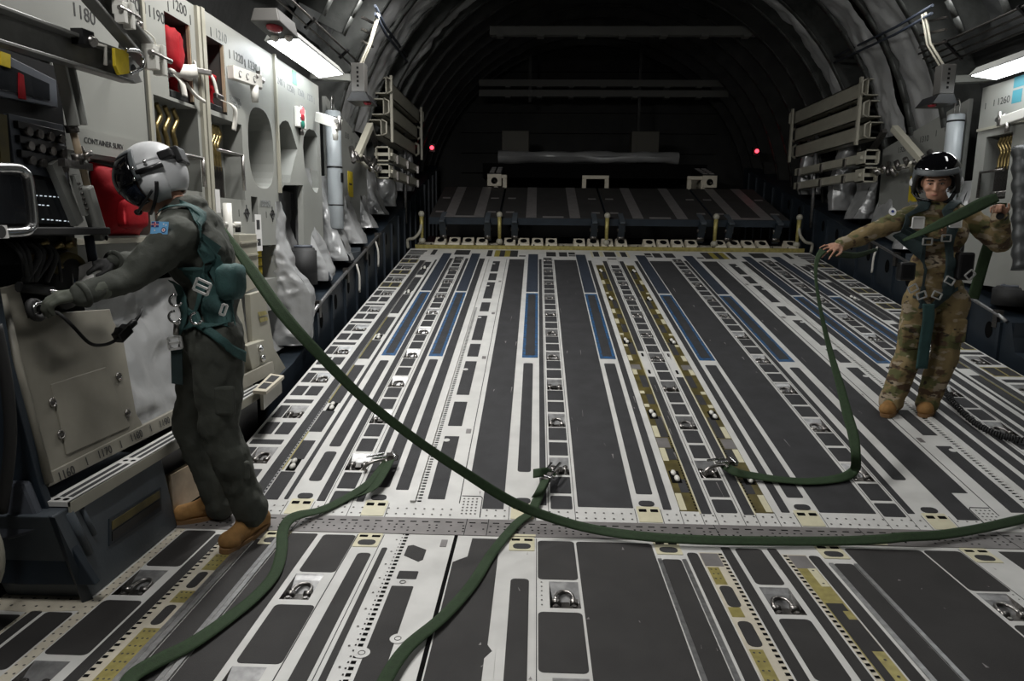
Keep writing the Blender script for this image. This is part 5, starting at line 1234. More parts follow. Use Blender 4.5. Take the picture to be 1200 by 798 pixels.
def rail_frame(x0, x1, y, zt, zb, label):
    o = empty('hand_frame', ((x0+x1)/2, y, zb), label, 'hand frame', 'white hand frames beyond the toe panels')
    w = (x1-x0)/2; b = MB(); b.m('warm_white'); b.box(-w,w,-.03,.03,zt-zb-.06,zt-zb); b.box(-w,-w+.07,-.03,.03,0,zt-zb-.06); b.box(w-.07,w,-.03,.03,0,zt-zb-.06); b.build('frame', o, bevel=.008)
rail_frame(-.26, .19, 11.85, 2.36, 2.14, 'white hand frame in the middle beyond the toe panels')
rail_frame(-1.75, -1.53, 11.85, 2.36, 2.14, 'white hand frame beside the left control box'); rail_frame(1.50, 1.80, 11.85, 2.36, 2.14, 'white hand frame beside the right control box')
def control_box(px, label):
    p = at_y(*px, 11.8); o = empty('control_box', (p.x, 11.8, p.z), label, 'control box', 'white control boxes beyond the toe panels')
    b = MB(); b.m('warm_white'); b.box(0,.24,0,.9,0,.2); b.build('box_body', o, bevel=.006)
    b = MB(); b.m('hole'); b.disc((.12,-.002,.09),(0,-1,0),.055,14); b.m('steel_dark'); b.cyl((.12,-.003,.09),(.14,-.05,.07),.02,8); b.build('socket', o)
    b = MB(); b.m('black'); b.hexa([(.0,.0,.201),(.24,.0,.201),(.24,.9,.201),(.0,.9,.201),(.0,.0,.205),(.24,.0,.205),(.24,.9,.40),(.0,.9,.40)]); b.m('paper')
    for r_ in range(4):
        for c_ in range(2):
            y = .10+.19*r_; z = .205+.195*y/.9+.003; b.poly([(.03+.11*c_,y,z),(.11+.11*c_,y,z),(.11+.11*c_,y+.12,z+.026),(.03+.11*c_,y+.12,z+.026)])
    b.build('placard_top', o, recalc=False)
control_box((571,218), 'white control box with placarded top at the left end of the toe panels'); control_box((823,220), 'white control box with placarded top at the right end of the toe panels')
# dark platform with rolled cover and two boxes
o = empty('rolled_cover', (0, 12.6, 2.62), 'long grey folded cover lying across the dark aft platform', 'cover')
P = []
for i in range(41):
    x = -1.72+3.2*i/40; row = []
    for j in range(13):
        a = 2*PI*j/12; r = .10+MN.noise(Vector((x*3, a, 0)))*.035; row.append((x, -.9*r*math.cos(a)*1.6, .11+r*math.sin(a)))
    P.append(row)
b = MB(); b.m('quilt'); b.grid(P); b.build('cover_roll', o)
b = MB(); b.m('hole'); b.box(-2.0,2.0,-.1,1.6,-.25,0); tag(b.build('aft_platform'), 'dark platform across the bay behind the toe panels', 'platform'); bpy.data.objects['aft_platform'].location = (0, 12.7, 2.62)
for px, lab in (((588,176), 'dim beige box standing at the left on the aft platform'), ((740,176), 'dim beige box standing at the right on the aft platform')):
    p = at_y(*px, 13.0); o = empty('aft_box', (p.x, 13.0, 2.62), lab, 'box', 'dim boxes on the aft platform')
    b = MB(); b.m('aft_box'); b.box(0,.5,0,.4,0,.62); b.build('box_body', o, bevel=.01)
    b = MB(); b.m('aft_box'); b.box(.09,.11,-.012,0,.02,.60); b.build('corner_strip', o)
for px, lab in (((506,173), 'small glowing red lamp on the dark left aft wall'), ((887,177), 'small glowing red lamp on the dark right aft wall')):
    p = at_y(*px, 12.4); o = empty('warning_lamp', p, lab, 'lamp', 'red lamps on the aft walls')
    b = MB(); b.m('red_lamp'); b.sphere((0,0,0), .035, 12, 8); b.build('bulb', o)
    b = MB(); b.m('black'); b.box(-.05,.05,.03,.12,-.07,.07); b.build('base', o)
# cargo door beams
for z, px in ((5.05, 37), (4.25, 98), (4.03, 110)):
    yb_ = 10.7 if px == 37 else 13.6; wb_ = 1.95 if px == 37 else 2.35
    p = at_y(700, px, yb_); b = MB(); b.m('door_beam_grey'); b.box(-wb_, wb_, -.06, .06, -.06, .06)
    for k in range(-3, 4): b.box(k*.6-.05, k*.6+.05, -.1, .06, -.09, -.05)
    o = b.build('door_beam'); o.location = (.2, yb_, p.z); tag(o, {37:'topmost horizontal beam of the dark cargo door', 98:'middle horizontal beam of the dark cargo door', 110:'lowest horizontal beam of the dark cargo door'}[px], 'beam', 'beams of the dark cargo door')
b = MB(); b.m('aft_rib'); p0, p1 = at_y(622,40,13.62), at_y(622,120,13.62); b.box(p0.x-.03,p0.x+.03,13.58,13.66,p1.z,p0.z); tag(b.build('door_post'), 'thin upright post on the dark cargo door left of the middle', 'post', 'uprights of the dark cargo door')
b = MB(); b.m('aft_rib'); p0, p1 = at_y(752,40,13.62), at_y(752,178,13.62); b.box(p0.x-.025,p0.x+.025,13.58,13.66,p1.z,p0.z); tag(b.build('door_post'), 'thin upright post on the dark cargo door above the right box', 'post', 'uprights of the dark cargo door')
# ------------------------------------------------------------------ people
def camo():
    m = bpy.data.materials.new('camouflage'); m.use_nodes = True; nt = m.node_tree; b = nt.nodes['Principled BSDF']; b.inputs['Roughness'].default_value = .85
    tc = nt.nodes.new('ShaderNodeTexCoord'); last = None
    base = (.225, .165, .075, 1)
    for i, (col, sc, th, off) in enumerate((((.105, .105, .038, 1), 6, .53, 0), ((.085, .05, .026, 1), 8, .57, 5), ((.33, .27, .19, 1), 9, .59, 11), ((.03, .022, .014, 1), 15, .65, 17))):
        mp = nt.nodes.new('ShaderNodeMapping'); mp.inputs['Scale'].default_value = (1, 1, 1.9); mp.inputs['Location'].default_value = (off, off*.7, off*.3)
        n = nt.nodes.new('ShaderNodeTexNoise'); n.inputs['Scale'].default_value = sc; n.inputs['Detail'].default_value = 3
        nt.links.new(tc.outputs['Object'], mp.inputs['Vector']); nt.links.new(mp.outputs['Vector'], n.inputs['Vector'])
        g = nt.nodes.new('ShaderNodeValToRGB'); g.color_ramp.elements[0].position = th-.015; g.color_ramp.elements[1].position = th+.03
        nt.links.new(n.outputs['Fac'], g.inputs['Fac'])
        mx = nt.nodes.new('ShaderNodeMix'); mx.data_type = 'RGBA'
        nt.links.new(g.outputs['Color'], mx.inputs['Factor'])
        if last is None: mx.inputs['A'].default_value = base
        else: nt.links.new(last, mx.inputs['A'])
        mx.inputs['B'].default_value = col; last = mx.outputs['Result']
    nt.links.new(last, b.inputs['Base Color'])
    n = nt.nodes.new('ShaderNodeTexNoise'); n.inputs['Scale'].default_value = 18; bp = nt.nodes.new('ShaderNodeBump'); bp.inputs['Strength'].default_value = .35; bp.inputs['Distance'].default_value = .03
    nt.links.new(tc.outputs['Object'], n.inputs['Vector']); nt.links.new(n.outputs['Fac'], bp.inputs['Height']); nt.links.new(bp.outputs['Normal'], b.inputs['Normal'])
    MATS['camo'] = m
camo()
mat('flight_suit', (.056, .061, .050), .85, noise=.25, nscale=7, bump=.4, bscale=16)
mat('skin', (.50, .27, .18), .5, noise=.12, nscale=30)
mat('skin_lip', (.38, .14, .11), .45)
mat('hair', (.05, .03, .018), .7)
mat('eye_dark', (.02, .015, .012), .3)
mat('suede', (.33, .175, .055), .85, noise=.25, nscale=22, bump=.15, bscale=60)
mat('sole', (.20, .11, .045), .8)
mat('lace', (.22, .13, .05), .8)
mat('harness', (.030, .085, .082), .75, noise=.25, nscale=22, bump=.2, bscale=150)
mat('harness_dark', (.022, .042, .044), .75, noise=.25, nscale=22, bump=.2, bscale=150)
mat('helmet_grey', (.58, .59, .60), .38, noise=.06, nscale=8)
mat('helmet_dark', (.085, .095, .10), .5)
mat('gloss_black', (.004, .004, .005), .06)
mat('visor_blue', (.05, .07, .12), .08, alpha=1)
MATS['visor_blue'].node_tree.nodes['Principled BSDF'].inputs['Transmission Weight'].default_value = .8
mat('glove', (.11, .12, .095), .8, noise=.3, nscale=25); mat('glove_black', (.014, .014, .014), .75)
mat('patch_blue', (.16, .42, .72), .8); mat('patch_red', (.55, .03, .05), .8); mat('patch_white', (.75, .75, .75), .8); mat('patch_navy', (.02, .04, .18), .8)

def cap(p0, p1, r0, r1): return ('c', Vector(p0), Vector(p1), r0, r1)
def el(c, r, M=None): return ('e', Vector(c), Vector(r), M)
_US = {}
def unit_sphere(seg):
    if seg not in _US:
        rings = seg//2+1; vs = [(0,0,1)]
        for i in range(1, rings):
            th = PI*i/rings
            for k in range(seg): vs.append((math.sin(th)*math.cos(2*PI*k/seg), math.sin(th)*math.sin(2*PI*k/seg), math.cos(th)))
        vs.append((0,0,-1)); fs = []
        for k in range(seg): fs.append((0, 1+k, 1+(k+1) % seg))
        for i in range(rings-2):
            for k in range(seg): a = 1+i*seg+k; c = 1+i*seg+(k+1) % seg; fs.append((a, a+seg, c+seg, c))
        l = len(vs)-1; o = 1+(rings-2)*seg
        for k in range(seg): fs.append((l, o+(k+1) % seg, o+k))
        _US[seg] = (vs, fs)
    return _US[seg]
def blob(name, prims, mname, parent, voxel=.012, smooth=4, offset=0.0):
    V = []; Fc = []
    def ball(c, r, M=None, s=14):
        vs, fs = unit_sphere(s); o = len(V)
        if isinstance(r, float): r = (r, r, r)
        for x, y, z in vs:
            q = Vector((x*r[0], y*r[1], z*r[2]))
            if M: q = M @ q
            V.append((q.x+c[0], q.y+c[1], q.z+c[2]))
        Fc.extend(tuple(i+o for i in f) for f in fs)
    for p in prims:
        if p[0] == 'e': ball(p[1], [v+offset for v in p[2]], p[3], 22)
        else:
            _, a, c, r0, r1 = p; r0 += offset; r1 += offset; n = max(2, int((c-a).length/(min(r0, r1)*.4))+1)
            for k in range(n+1): t = k/n; ball(a.lerp(c, t), float(r0+(r1-r0)*t), None, 12)
    me = bpy.data.meshes.new(name); me.from_pydata(V, [], Fc); me.update()
    t = bpy.data.objects.new(name, me); COL.objects.link(t)
    md = t.modifiers.new('r', 'REMESH'); md.mode = 'VOXEL'; md.voxel_size = voxel; md.use_smooth_shade = True
    sm = t.modifiers.new('s', 'SMOOTH'); sm.iterations = smooth; sm.factor = .5
    dg = bpy.context.evaluated_depsgraph_get(); dg.update()
    me2 = bpy.data.meshes.new_from_object(t.evaluated_get(dg)); bpy.data.objects.remove(t); bpy.data.meshes.remove(me)
    me2.name = name; me2.materials.clear(); me2.materials.append(MATS[mname])
    for p in me2.polygons: p.use_smooth = True
    o = bpy.data.objects.new(name, me2); COL.objects.link(o)
    if parent: o.parent = parent; me2.transform(Matrix.Translation(-parent.location))
    return o
def wrinkle(o, amp=.006, f=14, zf=1.0):
    for v in o.data.vertices:
        q = Vector((v.co.x*f, v.co.y*f, v.co.z*f*zf)); v.co += v.normal*(MN.noise(q)*amp+MN.noise(q*2.3)*amp*.5)
def hand_prims(wrist, d, n, thumb, curl=(20, 35, 25), s=1.0, r=.0085, spread=.10, curls=None):
    """wrist, d = direction of fingers, n = back-of-hand normal, thumb = side toward the thumb"""
    d = Vector(d).normalized(); n = (Vector(n)-d*Vector(n).dot(d)).normalized(); sd = d.cross(n)
    if sd.dot(Vector(thumb)) < 0: sd = -sd
    w = Vector(wrist); out = []
    kn = []
    for i, off in enumerate((.030, .010, -.010, -.029)):
        k = w + d*(.088-(.004, 0, .005, .014)[i])*s + sd*off*s; kn.append(k)
        out.append(cap(w+sd*off*.55*s+d*.01*s, k, .0135*s, .0115*s))
    out.append(el(w+d*.045*s, (.028*s, .028*s, .02*s)))
    for i, k in enumerate(kn):
        L = (.042, .048, .044, .034)[i]*s; c = curls[i] if curls else curl; dd = (d + sd*spread*(1.5-i)/1.5).normalized(); ax = dd.cross(n).normalized(); p = k; rr = r*s
        for j in range(3):
            dd = Quaternion(ax, R(-c[j])) @ dd; q = p+dd*L*(1, .65, .5)[j]; out.append(cap(p, q, rr*(1-.08*j), rr*(.92-.08*j))); p = q
    tb = w + d*.025*s + sd*.026*s; td = (d*.75+sd*.75-n*.25).normalized()
    p = tb
    for j, L in enumerate((.040, .030, .024)):
        q = p+td*L*s; out.append(cap(p, q, (.0125, .0105, .0095)[j]*s, (.0105, .0095, .008)[j]*s)); p = q; td = (td+d*.35-sd*.25).normalized()
    return out
def ribbon_grid(pts, wdirs, width, n=6, nw=4):
    P = catmull(pts, n); Wd = catmull(wdirs, n)
    return [[p + w.normalized()*width*(j/nw-.5) for j in range(nw+1)] for p, w in zip(P, Wd)]
def wrap_strap(name, pts, wdirs, width, target, parent, mname='harness', off=.007, thick=.004):
    b = MB(); b.m(mname); b.grid(ribbon_grid(pts, wdirs, width)); b.bm.transform(Matrix.Translation(-parent.location))
    o = b.build(name, parent, recalc=False)
    md = o.modifiers.new('w', 'SHRINKWRAP'); md.target = target; md.wrap_method = 'NEAREST_SURFACEPOINT'; md.wrap_mode = 'OUTSIDE_SURFACE'; md.offset = off
    md = o.modifiers.new('s', 'SOLIDIFY'); md.thickness = thick; md.offset = 1
    return o
def surf_patch(b, c, r, az0, az1, e0, e1, M, na=18, ne=10):
    P = []
    for i in range(na+1):
        a = R(az0+(az1-az0)*i/na); row = []
        for j in range(ne+1):
            e = R(e0+(e1-e0)*j/ne); row.append(M @ Vector((c[0]+r[0]*math.cos(e)*math.cos(a), c[1]+r[1]*math.cos(e)*math.sin(a), c[2]+r[2]*math.sin(e))))
        P.append(row)
    b.grid(P)
mat('buckle_metal', (.62, .62, .60), .35, metal=.3)
def frame_buckle(b, c, u, v, w, h, t=.006, m='buckle_metal', bar=True):
    c, u, v = Vector(c), Vector(u).normalized(), Vector(v).normalized(); b.m(m)
    for s in (-1, 1):
        b.bar(c+u*s*w/2-v*h/2, c+u*s*w/2+v*h/2, t, t, u.cross(v)); b.bar(c+v*s*h/2-u*w/2, c+v*s*h/2+u*w/2, t, t, u.cross(v))
    if bar: b.bar(c-u*w/2, c+u*w/2, t, t, u.cross(v))
def boot(prefix, heel, toe, ankle, parent, h=.12, gz=None, shaft_r=.058):
    heel, toe = Vector(heel), Vector(toe); d = (toe-heel); L = d.length; d.normalize(); up = Vector((0,0,1)); up = (up-d*up.dot(d)).normalized(); s = d.cross(up)
    a = Vector(ankle)
    pr = [el(heel+d*.045+up*.045, (.043,.043,.045)), cap(heel+d*.05+up*.055, heel+d*L*.5+up*.056, .046, .048), cap(heel+d*L*.5+up*.054, toe-d*.055+up*.045, .049, .044), el(toe-d*.058+up*.044, (.056,.052,.044)),
          cap(heel+d*.065+up*.06, a, .050, shaft_r), cap(heel+d*L*.5+up*.065, a+d*.015, .042, .048)]
    o = blob('boot', pr, 'suede', parent, .009, 4)
    b = MB(); b.m('sole'); out = []
    n = 24
    for k in range(n):
        t = 2*PI*k/n; x = .5-.5*math.cos(t); wv = math.sin(t); ww = .046 if x < .45 else .052
        out.append(heel + d*(L*x*1.0) + s*(ww*math.copysign(abs(wv)**.6, wv)) + up*.001)
    b.prism(out, up*.022); b.bm.transform(Matrix.Translation(-parent.location)); b.build('boot_sole', o).parent = o
    b = MB(); b.m('lace')
    for k in range(5):
        c = heel+d*(L*.62-.022*k)+up*(.075+.014*k); b.cyl(c-s*.022, c+s*.022, .0035, 6)
    b.bm.transform(Matrix.Translation(-parent.location)); b.build('boot_laces', o).parent = o
    return o

# ================= the crewman in the dark flight suit at the console
def J(x, y, Y): return at_y(x, y, Y)
man = empty('person', (-2.42, 3.06, 0), 'person in dark green flight suit and grey visored helmet leaning over the console', 'person')
pel, wai, che, sho = J(249,392,3.07), J(246,350,3.07), J(236,302,3.07), J(226,264,3.08)
neck0, headc = J(215,248,3.07), J(186,212,3.06)
LS, LE, LW = J(207,277,2.885), J(157,326,2.73), J(98,345,2.56)
RS, RE, RW = J(205,272,3.27), J(168,306,3.20), J(134,307,3.02)
LH, LK, LA = J(255,400,2.97), J(257,500,2.95), J(290,588,3.02)
RH, RK, RA = J(240,400,3.18), J(226,498,3.20), J(256,582,3.22)
torso = [el(pel, (.135,.165,.14)), el(wai, (.125,.155,.15)), el(che, (.135,.185,.17)), el(sho, (.115,.20,.095)), cap(sho, neck0, .08, .06)]
arms = lambda e: [cap(LS, LE, .088+e, .064+e), cap(LE, LW, .060+e, .043+e), cap(RS, RE, .075+e, .058+e), cap(RE, RW, .058+e, .042+e)]
legs = lambda e: [cap(LH, LK, .118+e, .090+e), cap(LK, LA, .090+e, .078+e), cap(RH, RK, .115+e, .090+e), cap(RK, RA, .090+e, .078+e)]
# hands: left works on the console, right holds the checklist
LHp = hand_prims(LW, J(55,350,2.50)-LW, Vector((.2,-.3,1)), Vector((0,1,0)), (25,45,30), 1.0)
RHp = hand_prims(RW, J(103,312,2.93)-RW, Vector((.1,-.5,1)), Vector((0,-.6,.3)), (18,30,20), 1.0)
body_m = [el(p[1], p[2]*.9) if p[0] == 'e' else cap(p[1], p[2], p[3]*.9, p[4]*.9) for p in torso] + arms(-.015) + legs(-.03) + LHp + RHp + \
    [cap(neck0, headc+Vector((.03,0,-.06)), .058, .056), el(headc+Vector((-.005,0,-.01)), (.095,.078,.115)), el(headc+Vector((-.05,0,-.085)), (.05,.05,.045)), el(headc+Vector((-.105,0,-.035)), (.018,.014,.022)),
     el(headc+Vector((-.095,0,-.075)), (.018,.028,.012)), cap(headc+Vector((.02,0,-.09)), headc+Vector((-.07,0,-.11)), .045, .03), cap(LA, LA+Vector((0,0,-.05)), .035, .03), cap(RA, RA+Vector((0,0,-.04)), .035, .03)]
mb = blob('body', body_m, 'skin', man, .0085, 3)
suit = blob('flight_suit', torso+arms(0)+legs(0)+[cap(LA, LA.lerp(LK, -.13), .078, .084), cap(RA, RA.lerp(RK, -.10), .078, .084), el(neck0+Vector((.0,0,.0)), (.085,.085,.05)), el(neck0+Vector((.025,0,.035)), (.078,.078,.04))], 'flight_suit', man, .012, 3)
wrinkle(suit, .015, 10, .7); wrinkle(suit, .005, 28, .6)
# thigh pocket and leg pocket as stitched patches
b = MB(); b.m('flight_suit')
for c, w, h in ((J(262,470,2.865), .09, .13), (J(282,552,2.94), .07, .09)): b.box(c.x-w/2, c.x+w/2, c.y-.005, c.y+.03, c.z-h/2, c.z+h/2)
b.bm.transform(Matrix.Translation(-man.location)); b.build('leg_pocket', man, bevel=.012)
# cuffs, gloves
for nm, w, e in (('left', LW, LE), ('right', RW, RE)):
    b = MB(); b.m('flight_suit'); dd = (w-e).normalized(); b.torus(w+dd*.002, dd, .042, .012, seg=18, sub=8, start=(0,0,1)); b.bm.transform(Matrix.Translation(-man.location)); b.build('sleeve_cuff', man)
def regl(prims): return [cap(p[1], p[2], p[3]+.003, p[4]+.003) if p[0] == 'c' else el(p[1], p[2]+Vector((.004,.004,.004))) for p in prims]
g = blob('glove', regl(LHp)+[cap(LW-(LW-LE).normalized()*-.0, LW+(LE-LW).normalized()*.07, .038, .044)], 'glove', man, .006, 2); tag(g, 'sage green glove')
g = blob('glove', regl(RHp)+[cap(RW, RW+(RE-RW).normalized()*.06, .034, .042)], 'glove_black', man, .006, 2); tag(g, 'black glove')
# boots (soles stand on the deck)
boot('l', at_z(314,613,.002), at_z(261,650,.002), LA+Vector((-.01,0,-.03)), man)
boot('r', at_z(272,602,.002), at_z(199,614,.002), RA+Vector((-.02,0,-.02)), man)
# helmet
Hc = J(181,205,3.06); HM = Matrix.Translation(Hc) @ Matrix.Rotation(R(-22), 4, 'Y') @ Matrix.Rotation(R(180+12), 4, 'Z')  # local +x = forward
def hb_(): b = MB(); return b
def hfin(b, name, parent=None, **k):
    parent = parent or man; b.bm.transform(Matrix.Translation(-man.location)); return b.build(name, parent, **k)
b = MB(); b.m('helmet_grey'); surf_patch(b, (0,0,0), (.135,.125,.142), -180, 180, 12, 90, HM, 40, 14); surf_patch(b, (0,0,0), (.135,.125,.142), 72, 288, -48, 12, HM, 36, 10); surf_patch(b, (-.01,0,-.05), (.10,.132,.09), 55, 125, -60, 40, HM, 14, 10); surf_patch(b, (-.01,0,-.05), (.10,.132,.09), 235, 305, -60, 40, HM, 14, 10)
hel = hfin(b, 'helmet', solid=.008, recalc=False)
b = MB(); b.m('gloss_black'); surf_patch(b, (.022,0,.0), (.148,.134,.135), -80, 80, -14, 46, HM, 26, 12); v1 = hfin(b, 'dark_visor', hel, solid=.004, recalc=False)
b = MB(); b.m('helmet_dark'); surf_patch(b, (.018,0,.0), (.150,.138,.140), -84, 84, 44, 53, HM, 22, 3); surf_patch(b, (.018,0,.0), (.150,.138,.140), 80, 89, -14, 50, HM, 4, 8); surf_patch(b, (.018,0,.0), (.150,.138,.140), -89, -80, -14, 50, HM, 4, 8); hfin(b, 'visor_track', hel, solid=.006, recalc=False)
b = MB(); b.m('visor_blue'); surf_patch(b, (.03,0,-.01), (.135,.124,.125), -78, 78, -58, -6, HM, 22, 10); hfin(b, 'clear_visor', hel, solid=.002, recalc=False)
b = MB(); b.m('black'); b.box(-.15,-.10,-.06,.06,.0,.075); b.box(-.13,-.07,.05,.11,.02,.06); b.xform(HM); hfin(b, 'battery_pack', hel, bevel=.008)
b = MB(); b.m('black'); b.tube([HM @ Vector(p) for p in ((.03,.134,.0),(-.03,.138,-.005),(-.08,.125,-.0))], .012, 8); b.tube(catmull([HM @ Vector(p) for p in ((-.03,.132,-.06),(-.005,.125,-.11),(.04,.09,-.15),(.075,.03,-.155))], 6), .008, 8); b.box(0,0,0,0,0,0); hfin(b, 'chin_strap', hel)
b = MB(); b.m('black'); b.tube(catmull([HM @ Vector(p) for p in ((.0,.135,-.09),(.06,.12,-.125),(.11,.06,-.135),(.125,.02,-.13))], 6), .006, 8); b.sphere(HM @ Vector((.127,.01,-.128)), (.018,.018,.014), 10, 8); hfin(b, 'boom_microphone', hel)
b = MB(); b.m('chrome'); 
for p in ((.035,.137,.02),(-.02,.137,.03),(.05,.128,-.02)): b.sphere(HM @ Vector(p), (.009,.006,.009), 8, 6)
hfin(b, 'visor_knobs', hel)
# harness
Yn = 2.80
def S(x, y, Y=Yn): return J(x, y, Y)
X_, Z_ = Vector((1,0,0)), Vector((0,0,1))
back = [S(222,240,3.0), S(244,250,2.92), S(262,280,2.9), S(272,320,2.92), S(280,360,2.95)]
wrap_strap('harness_yoke', back, [Vector((.6,.3,-.5)), Vector((.8,0,-.5)), X_, X_, X_], .14, suit, man, 'harness', .009)
wrap_strap('harness_strap', [S(200,258,2.95), S(220,238,2.96), S(244,244,2.95), S(262,268,2.9), S(263,300,2.86), S(248,325,2.85), S(234,345,2.86), S(214,385,2.88)], [Vector((.5,.8,0)), Vector((0,1,0)), Vector((.7,.6,-.4)), X_, X_, Vector((.8,0,.5)), Vector((.8,0,.5)), Vector((.8,0,.4))], .055, suit, man, 'harness', .014)
wrap_strap('harness_strap', [S(200,352,2.92), S(212,365,2.88), S(236,378,2.86), S(262,366,2.88), S(288,352,3.0)], [Z_, Z_, Z_, Z_, Z_], .05, suit, man, 'harness', .014)
wrap_strap('harness_strap', [S(200,330,2.9), S(208,352,2.88), S(208,372,2.88), S(206,392,2.9)], [X_]*4, .05, suit, man, 'harness', .018)
wrap_strap('leg_strap', [S(228,376,2.86), S(250,390,2.85), S(272,408,2.87), S(285,418,2.97)], [Vector((.3,0,1))]*4, .05, suit, man, 'harness', .012)
wrap_strap('vest_panel', [S(240,318,2.86), S(250,345,2.86), S(262,372,2.87)], [X_]*3, .19, suit, man, 'harness', .006)
b = MB(); b.m('harness'); q = S(271,330,2.98); lumpy(b, q, (.05,.075,.078), 3.6, .1, seed=8); hfin(b, 'harness_pouch')
b = MB(); frame_buckle(b, S(237,336,2.835), Vector((1,0,-.45)), Vector((.45,0,1)), .062, .05, .009); frame_buckle(b, S(262,363,2.845), Vector((.4,0,1)), Vector((1,0,-.3)), .045, .02, .008, bar=False); hfin(b, 'buckle')
b = MB(); b.m('chrome')
for px in ((206,352),(230,373),(205,371)): b.torus(S(*px, 2.84), (.3,-1,.1), .024, .006, a0=0, a1=250, seg=14, sub=6, start=(0,0,1))
hfin(b, 'd_ring')
b = MB(); frame_buckle(b, S(205,402,2.87), Vector((1,0,.15)), Vector((-.1,0,1)), .055, .05, .010); b.m('steel'); b.cyl(S(207,378,2.86), S(206,392,2.87), .012, 8); b.m('harness_dark'); b.bar(S(207,408,2.88), S(208,450,2.90), .05, .006, (0,1,0)); hfin(b, 'hanging_clip')
# ensign patch on the sleeve (flat embroidered badge)
c = S(187,267,2.80); Mx = (LE-LS).normalized(); pn = Vector((-.15,-1,.25)).normalized(); pu = Vector((0.02,0,1)); pu = (pu-pn*pu.dot(pn)).normalized(); pv = pu.cross(pn); 
b = MB()
def pq(x0, x1, z0, z1, m, d): b.m(m); b.prism([c+pv*x+pu*z+pn*d for x, z in ((x0,z0),(x1,z0),(x1,z1),(x0,z1))], pn*.001)
pq(-.040,.040,-.026,.026,'patch_blue',0); pq(-.038,-.004,.002,.024,'patch_navy',.001); pq(-.038,-.004,.010,.016,'patch_white',.002); pq(-.024,-.018,.002,.024,'patch_white',.002); pq(-.038,-.004,.0115,.0145,'patch_red',.003); pq(-.0225,-.0195,.002,.024,'patch_red',.003)
b.m('patch_navy'); b.disc(c+pv*.021-pu*.009+pn*.002, pn, .012, 16); b.m('patch_white'); b.disc(c+pv*.021-pu*.009+pn*.0025, pn, .008, 14); b.m('patch_red'); b.disc(c+pv*.021-pu*.009+pn*.003, pn, .004, 10); b.m('patch_white')
for x, z in ((.018,.016),(.030,.012),(-.02,-.012)): b.disc(c+pv*x+pu*z+pn*.002, pn, .0035, 7)
hfin(b, 'sleeve_patch')

# ================= the woman in camouflage paying out the strap on the ramp
wom = empty('person', (1.56, 4.68, .25), 'person in camouflage uniform and black helmet paying out a strap on the ramp', 'person')
def hfin2(b, name, parent=None, **k): b.bm.transform(Matrix.Translation(-wom.location)); return b.build(name, parent or wom, **k)
Yw = 4.68
pel, wai, che, sho = J(1097,340,Yw+.02), J(1098,308,Yw+.01), J(1101,275,Yw), J(1102,249,Yw+.01)
neck0, headc = J(1103,240,Yw+.01), J(1097,212,Yw-.04)
RS, RE, RW = J(1070,252,Yw), J(1029,269,Yw-.10), J(986,287,Yw-.16)
LS, LE, LW = J(1137,254,Yw+.02), J(1172,284,Yw-.06), J(1172,254,Yw-.22)
RH, RK, RA = J(1079,352,Yw+.02), J(1065,414,Yw-.03), J(1046,467,Yw-.0)
LH, LK, LA = J(1116,352,Yw+.02), J(1107,416,Yw-.02), J(1088,467,Yw-.0)
tor = [el(pel, (.185,.125,.13)), el(wai, (.165,.115,.14)), el(che, (.175,.12,.15)), el(sho, (.185,.10,.075)), cap(sho, neck0, .075, .058)]
armw = lambda e: [cap(RS, RE, .070+e, .058+e), cap(RE, RW, .058+e, .045+e), cap(LS, LE, .072+e, .066+e), cap(LE, LW, .068+e, .046+e)]
legw = lambda e: [cap(RH, RK, .108+e, .088+e), cap(RK, RA, .088+e, .074+e), cap(LH, LK, .108+e, .088+e), cap(LK, LA, .088+e, .074+e)]
RHp = hand_prims(RW, J(967,292,Yw-.22)-RW, Vector((0,-.6,.8)), Vector((0,-.6,-.2)), (12,22,15), .95, spread=.45)
LHp = hand_prims(LW, J(1167,228,Yw-.27)-LW, Vector((.6,.5,.1)), Vector((-.6,-.6,.2)), (55,70,45), .95)
face_f = Vector((-.46,-.84,-.34)).normalized(); fr = face_f.cross(Vector((0,0,1))).normalized(); fu = fr.cross(face_f).normalized()
FM = Matrix(((fr.x,face_f.x,fu.x),(fr.y,face_f.y,fu.y),(fr.z,face_f.z,fu.z)))   # columns: right, forward, up
def fp(x, y, z): return headc + fr*x + face_f*y + fu*z
head = [el(headc, (.074,.092,.108), FM), el(fp(0,.045,-.07), (.052,.045,.045), FM), el(fp(0,.066,-.098), (.022,.018,.016), FM), cap(fp(0,.088,.012), fp(0,.108,-.026), .010, .014), el(fp(.012,.098,-.030), (.009,.009,.008), FM), el(fp(-.012,.098,-.030), (.009,.009,.008), FM),
        el(fp(0,.080,-.062), (.022,.012,.007), FM), el(fp(0,.078,-.071), (.020,.012,.007), FM), el(fp(.038,.062,-.025), (.024,.022,.022), FM), el(fp(-.038,.062,-.025), (.024,.022,.022), FM), cap(fp(-.045,.078,.032), fp(.045,.078,.032), .012, .012), el(fp(.076,0,-.01), (.010,.018,.03), FM), el(fp(-.076,0,-.01), (.010,.018,.03), FM), cap(neck0, headc-fu*.05, .052, .052)]
body_w = [el(p[1], p[2]*.9) if p[0] == 'e' else cap(p[1], p[2], p[3]*.9, p[4]*.9) for p in tor] + armw(-.014) + legw(-.025) + RHp + LHp + head + [cap(RA, RA+Vector((0,0,-.05)), .04, .03), cap(LA, LA+Vector((0,0,-.05)), .04, .03)]
wb = blob('body', body_w, 'skin', wom, .0065, 2)
b = MB(); b.m('skin_lip'); b.tube([fp(-.018,.086,-.0655), fp(-.008,.0925,-.0645), fp(0,.0935,-.066), fp(.008,.0925,-.0645), fp(.018,.086,-.0655)], [.002,.0038,.0042,.0038,.002], 8); b.bm.transform(Matrix.Translation(-wom.location)); b.build('lips', wom)
b = MB()
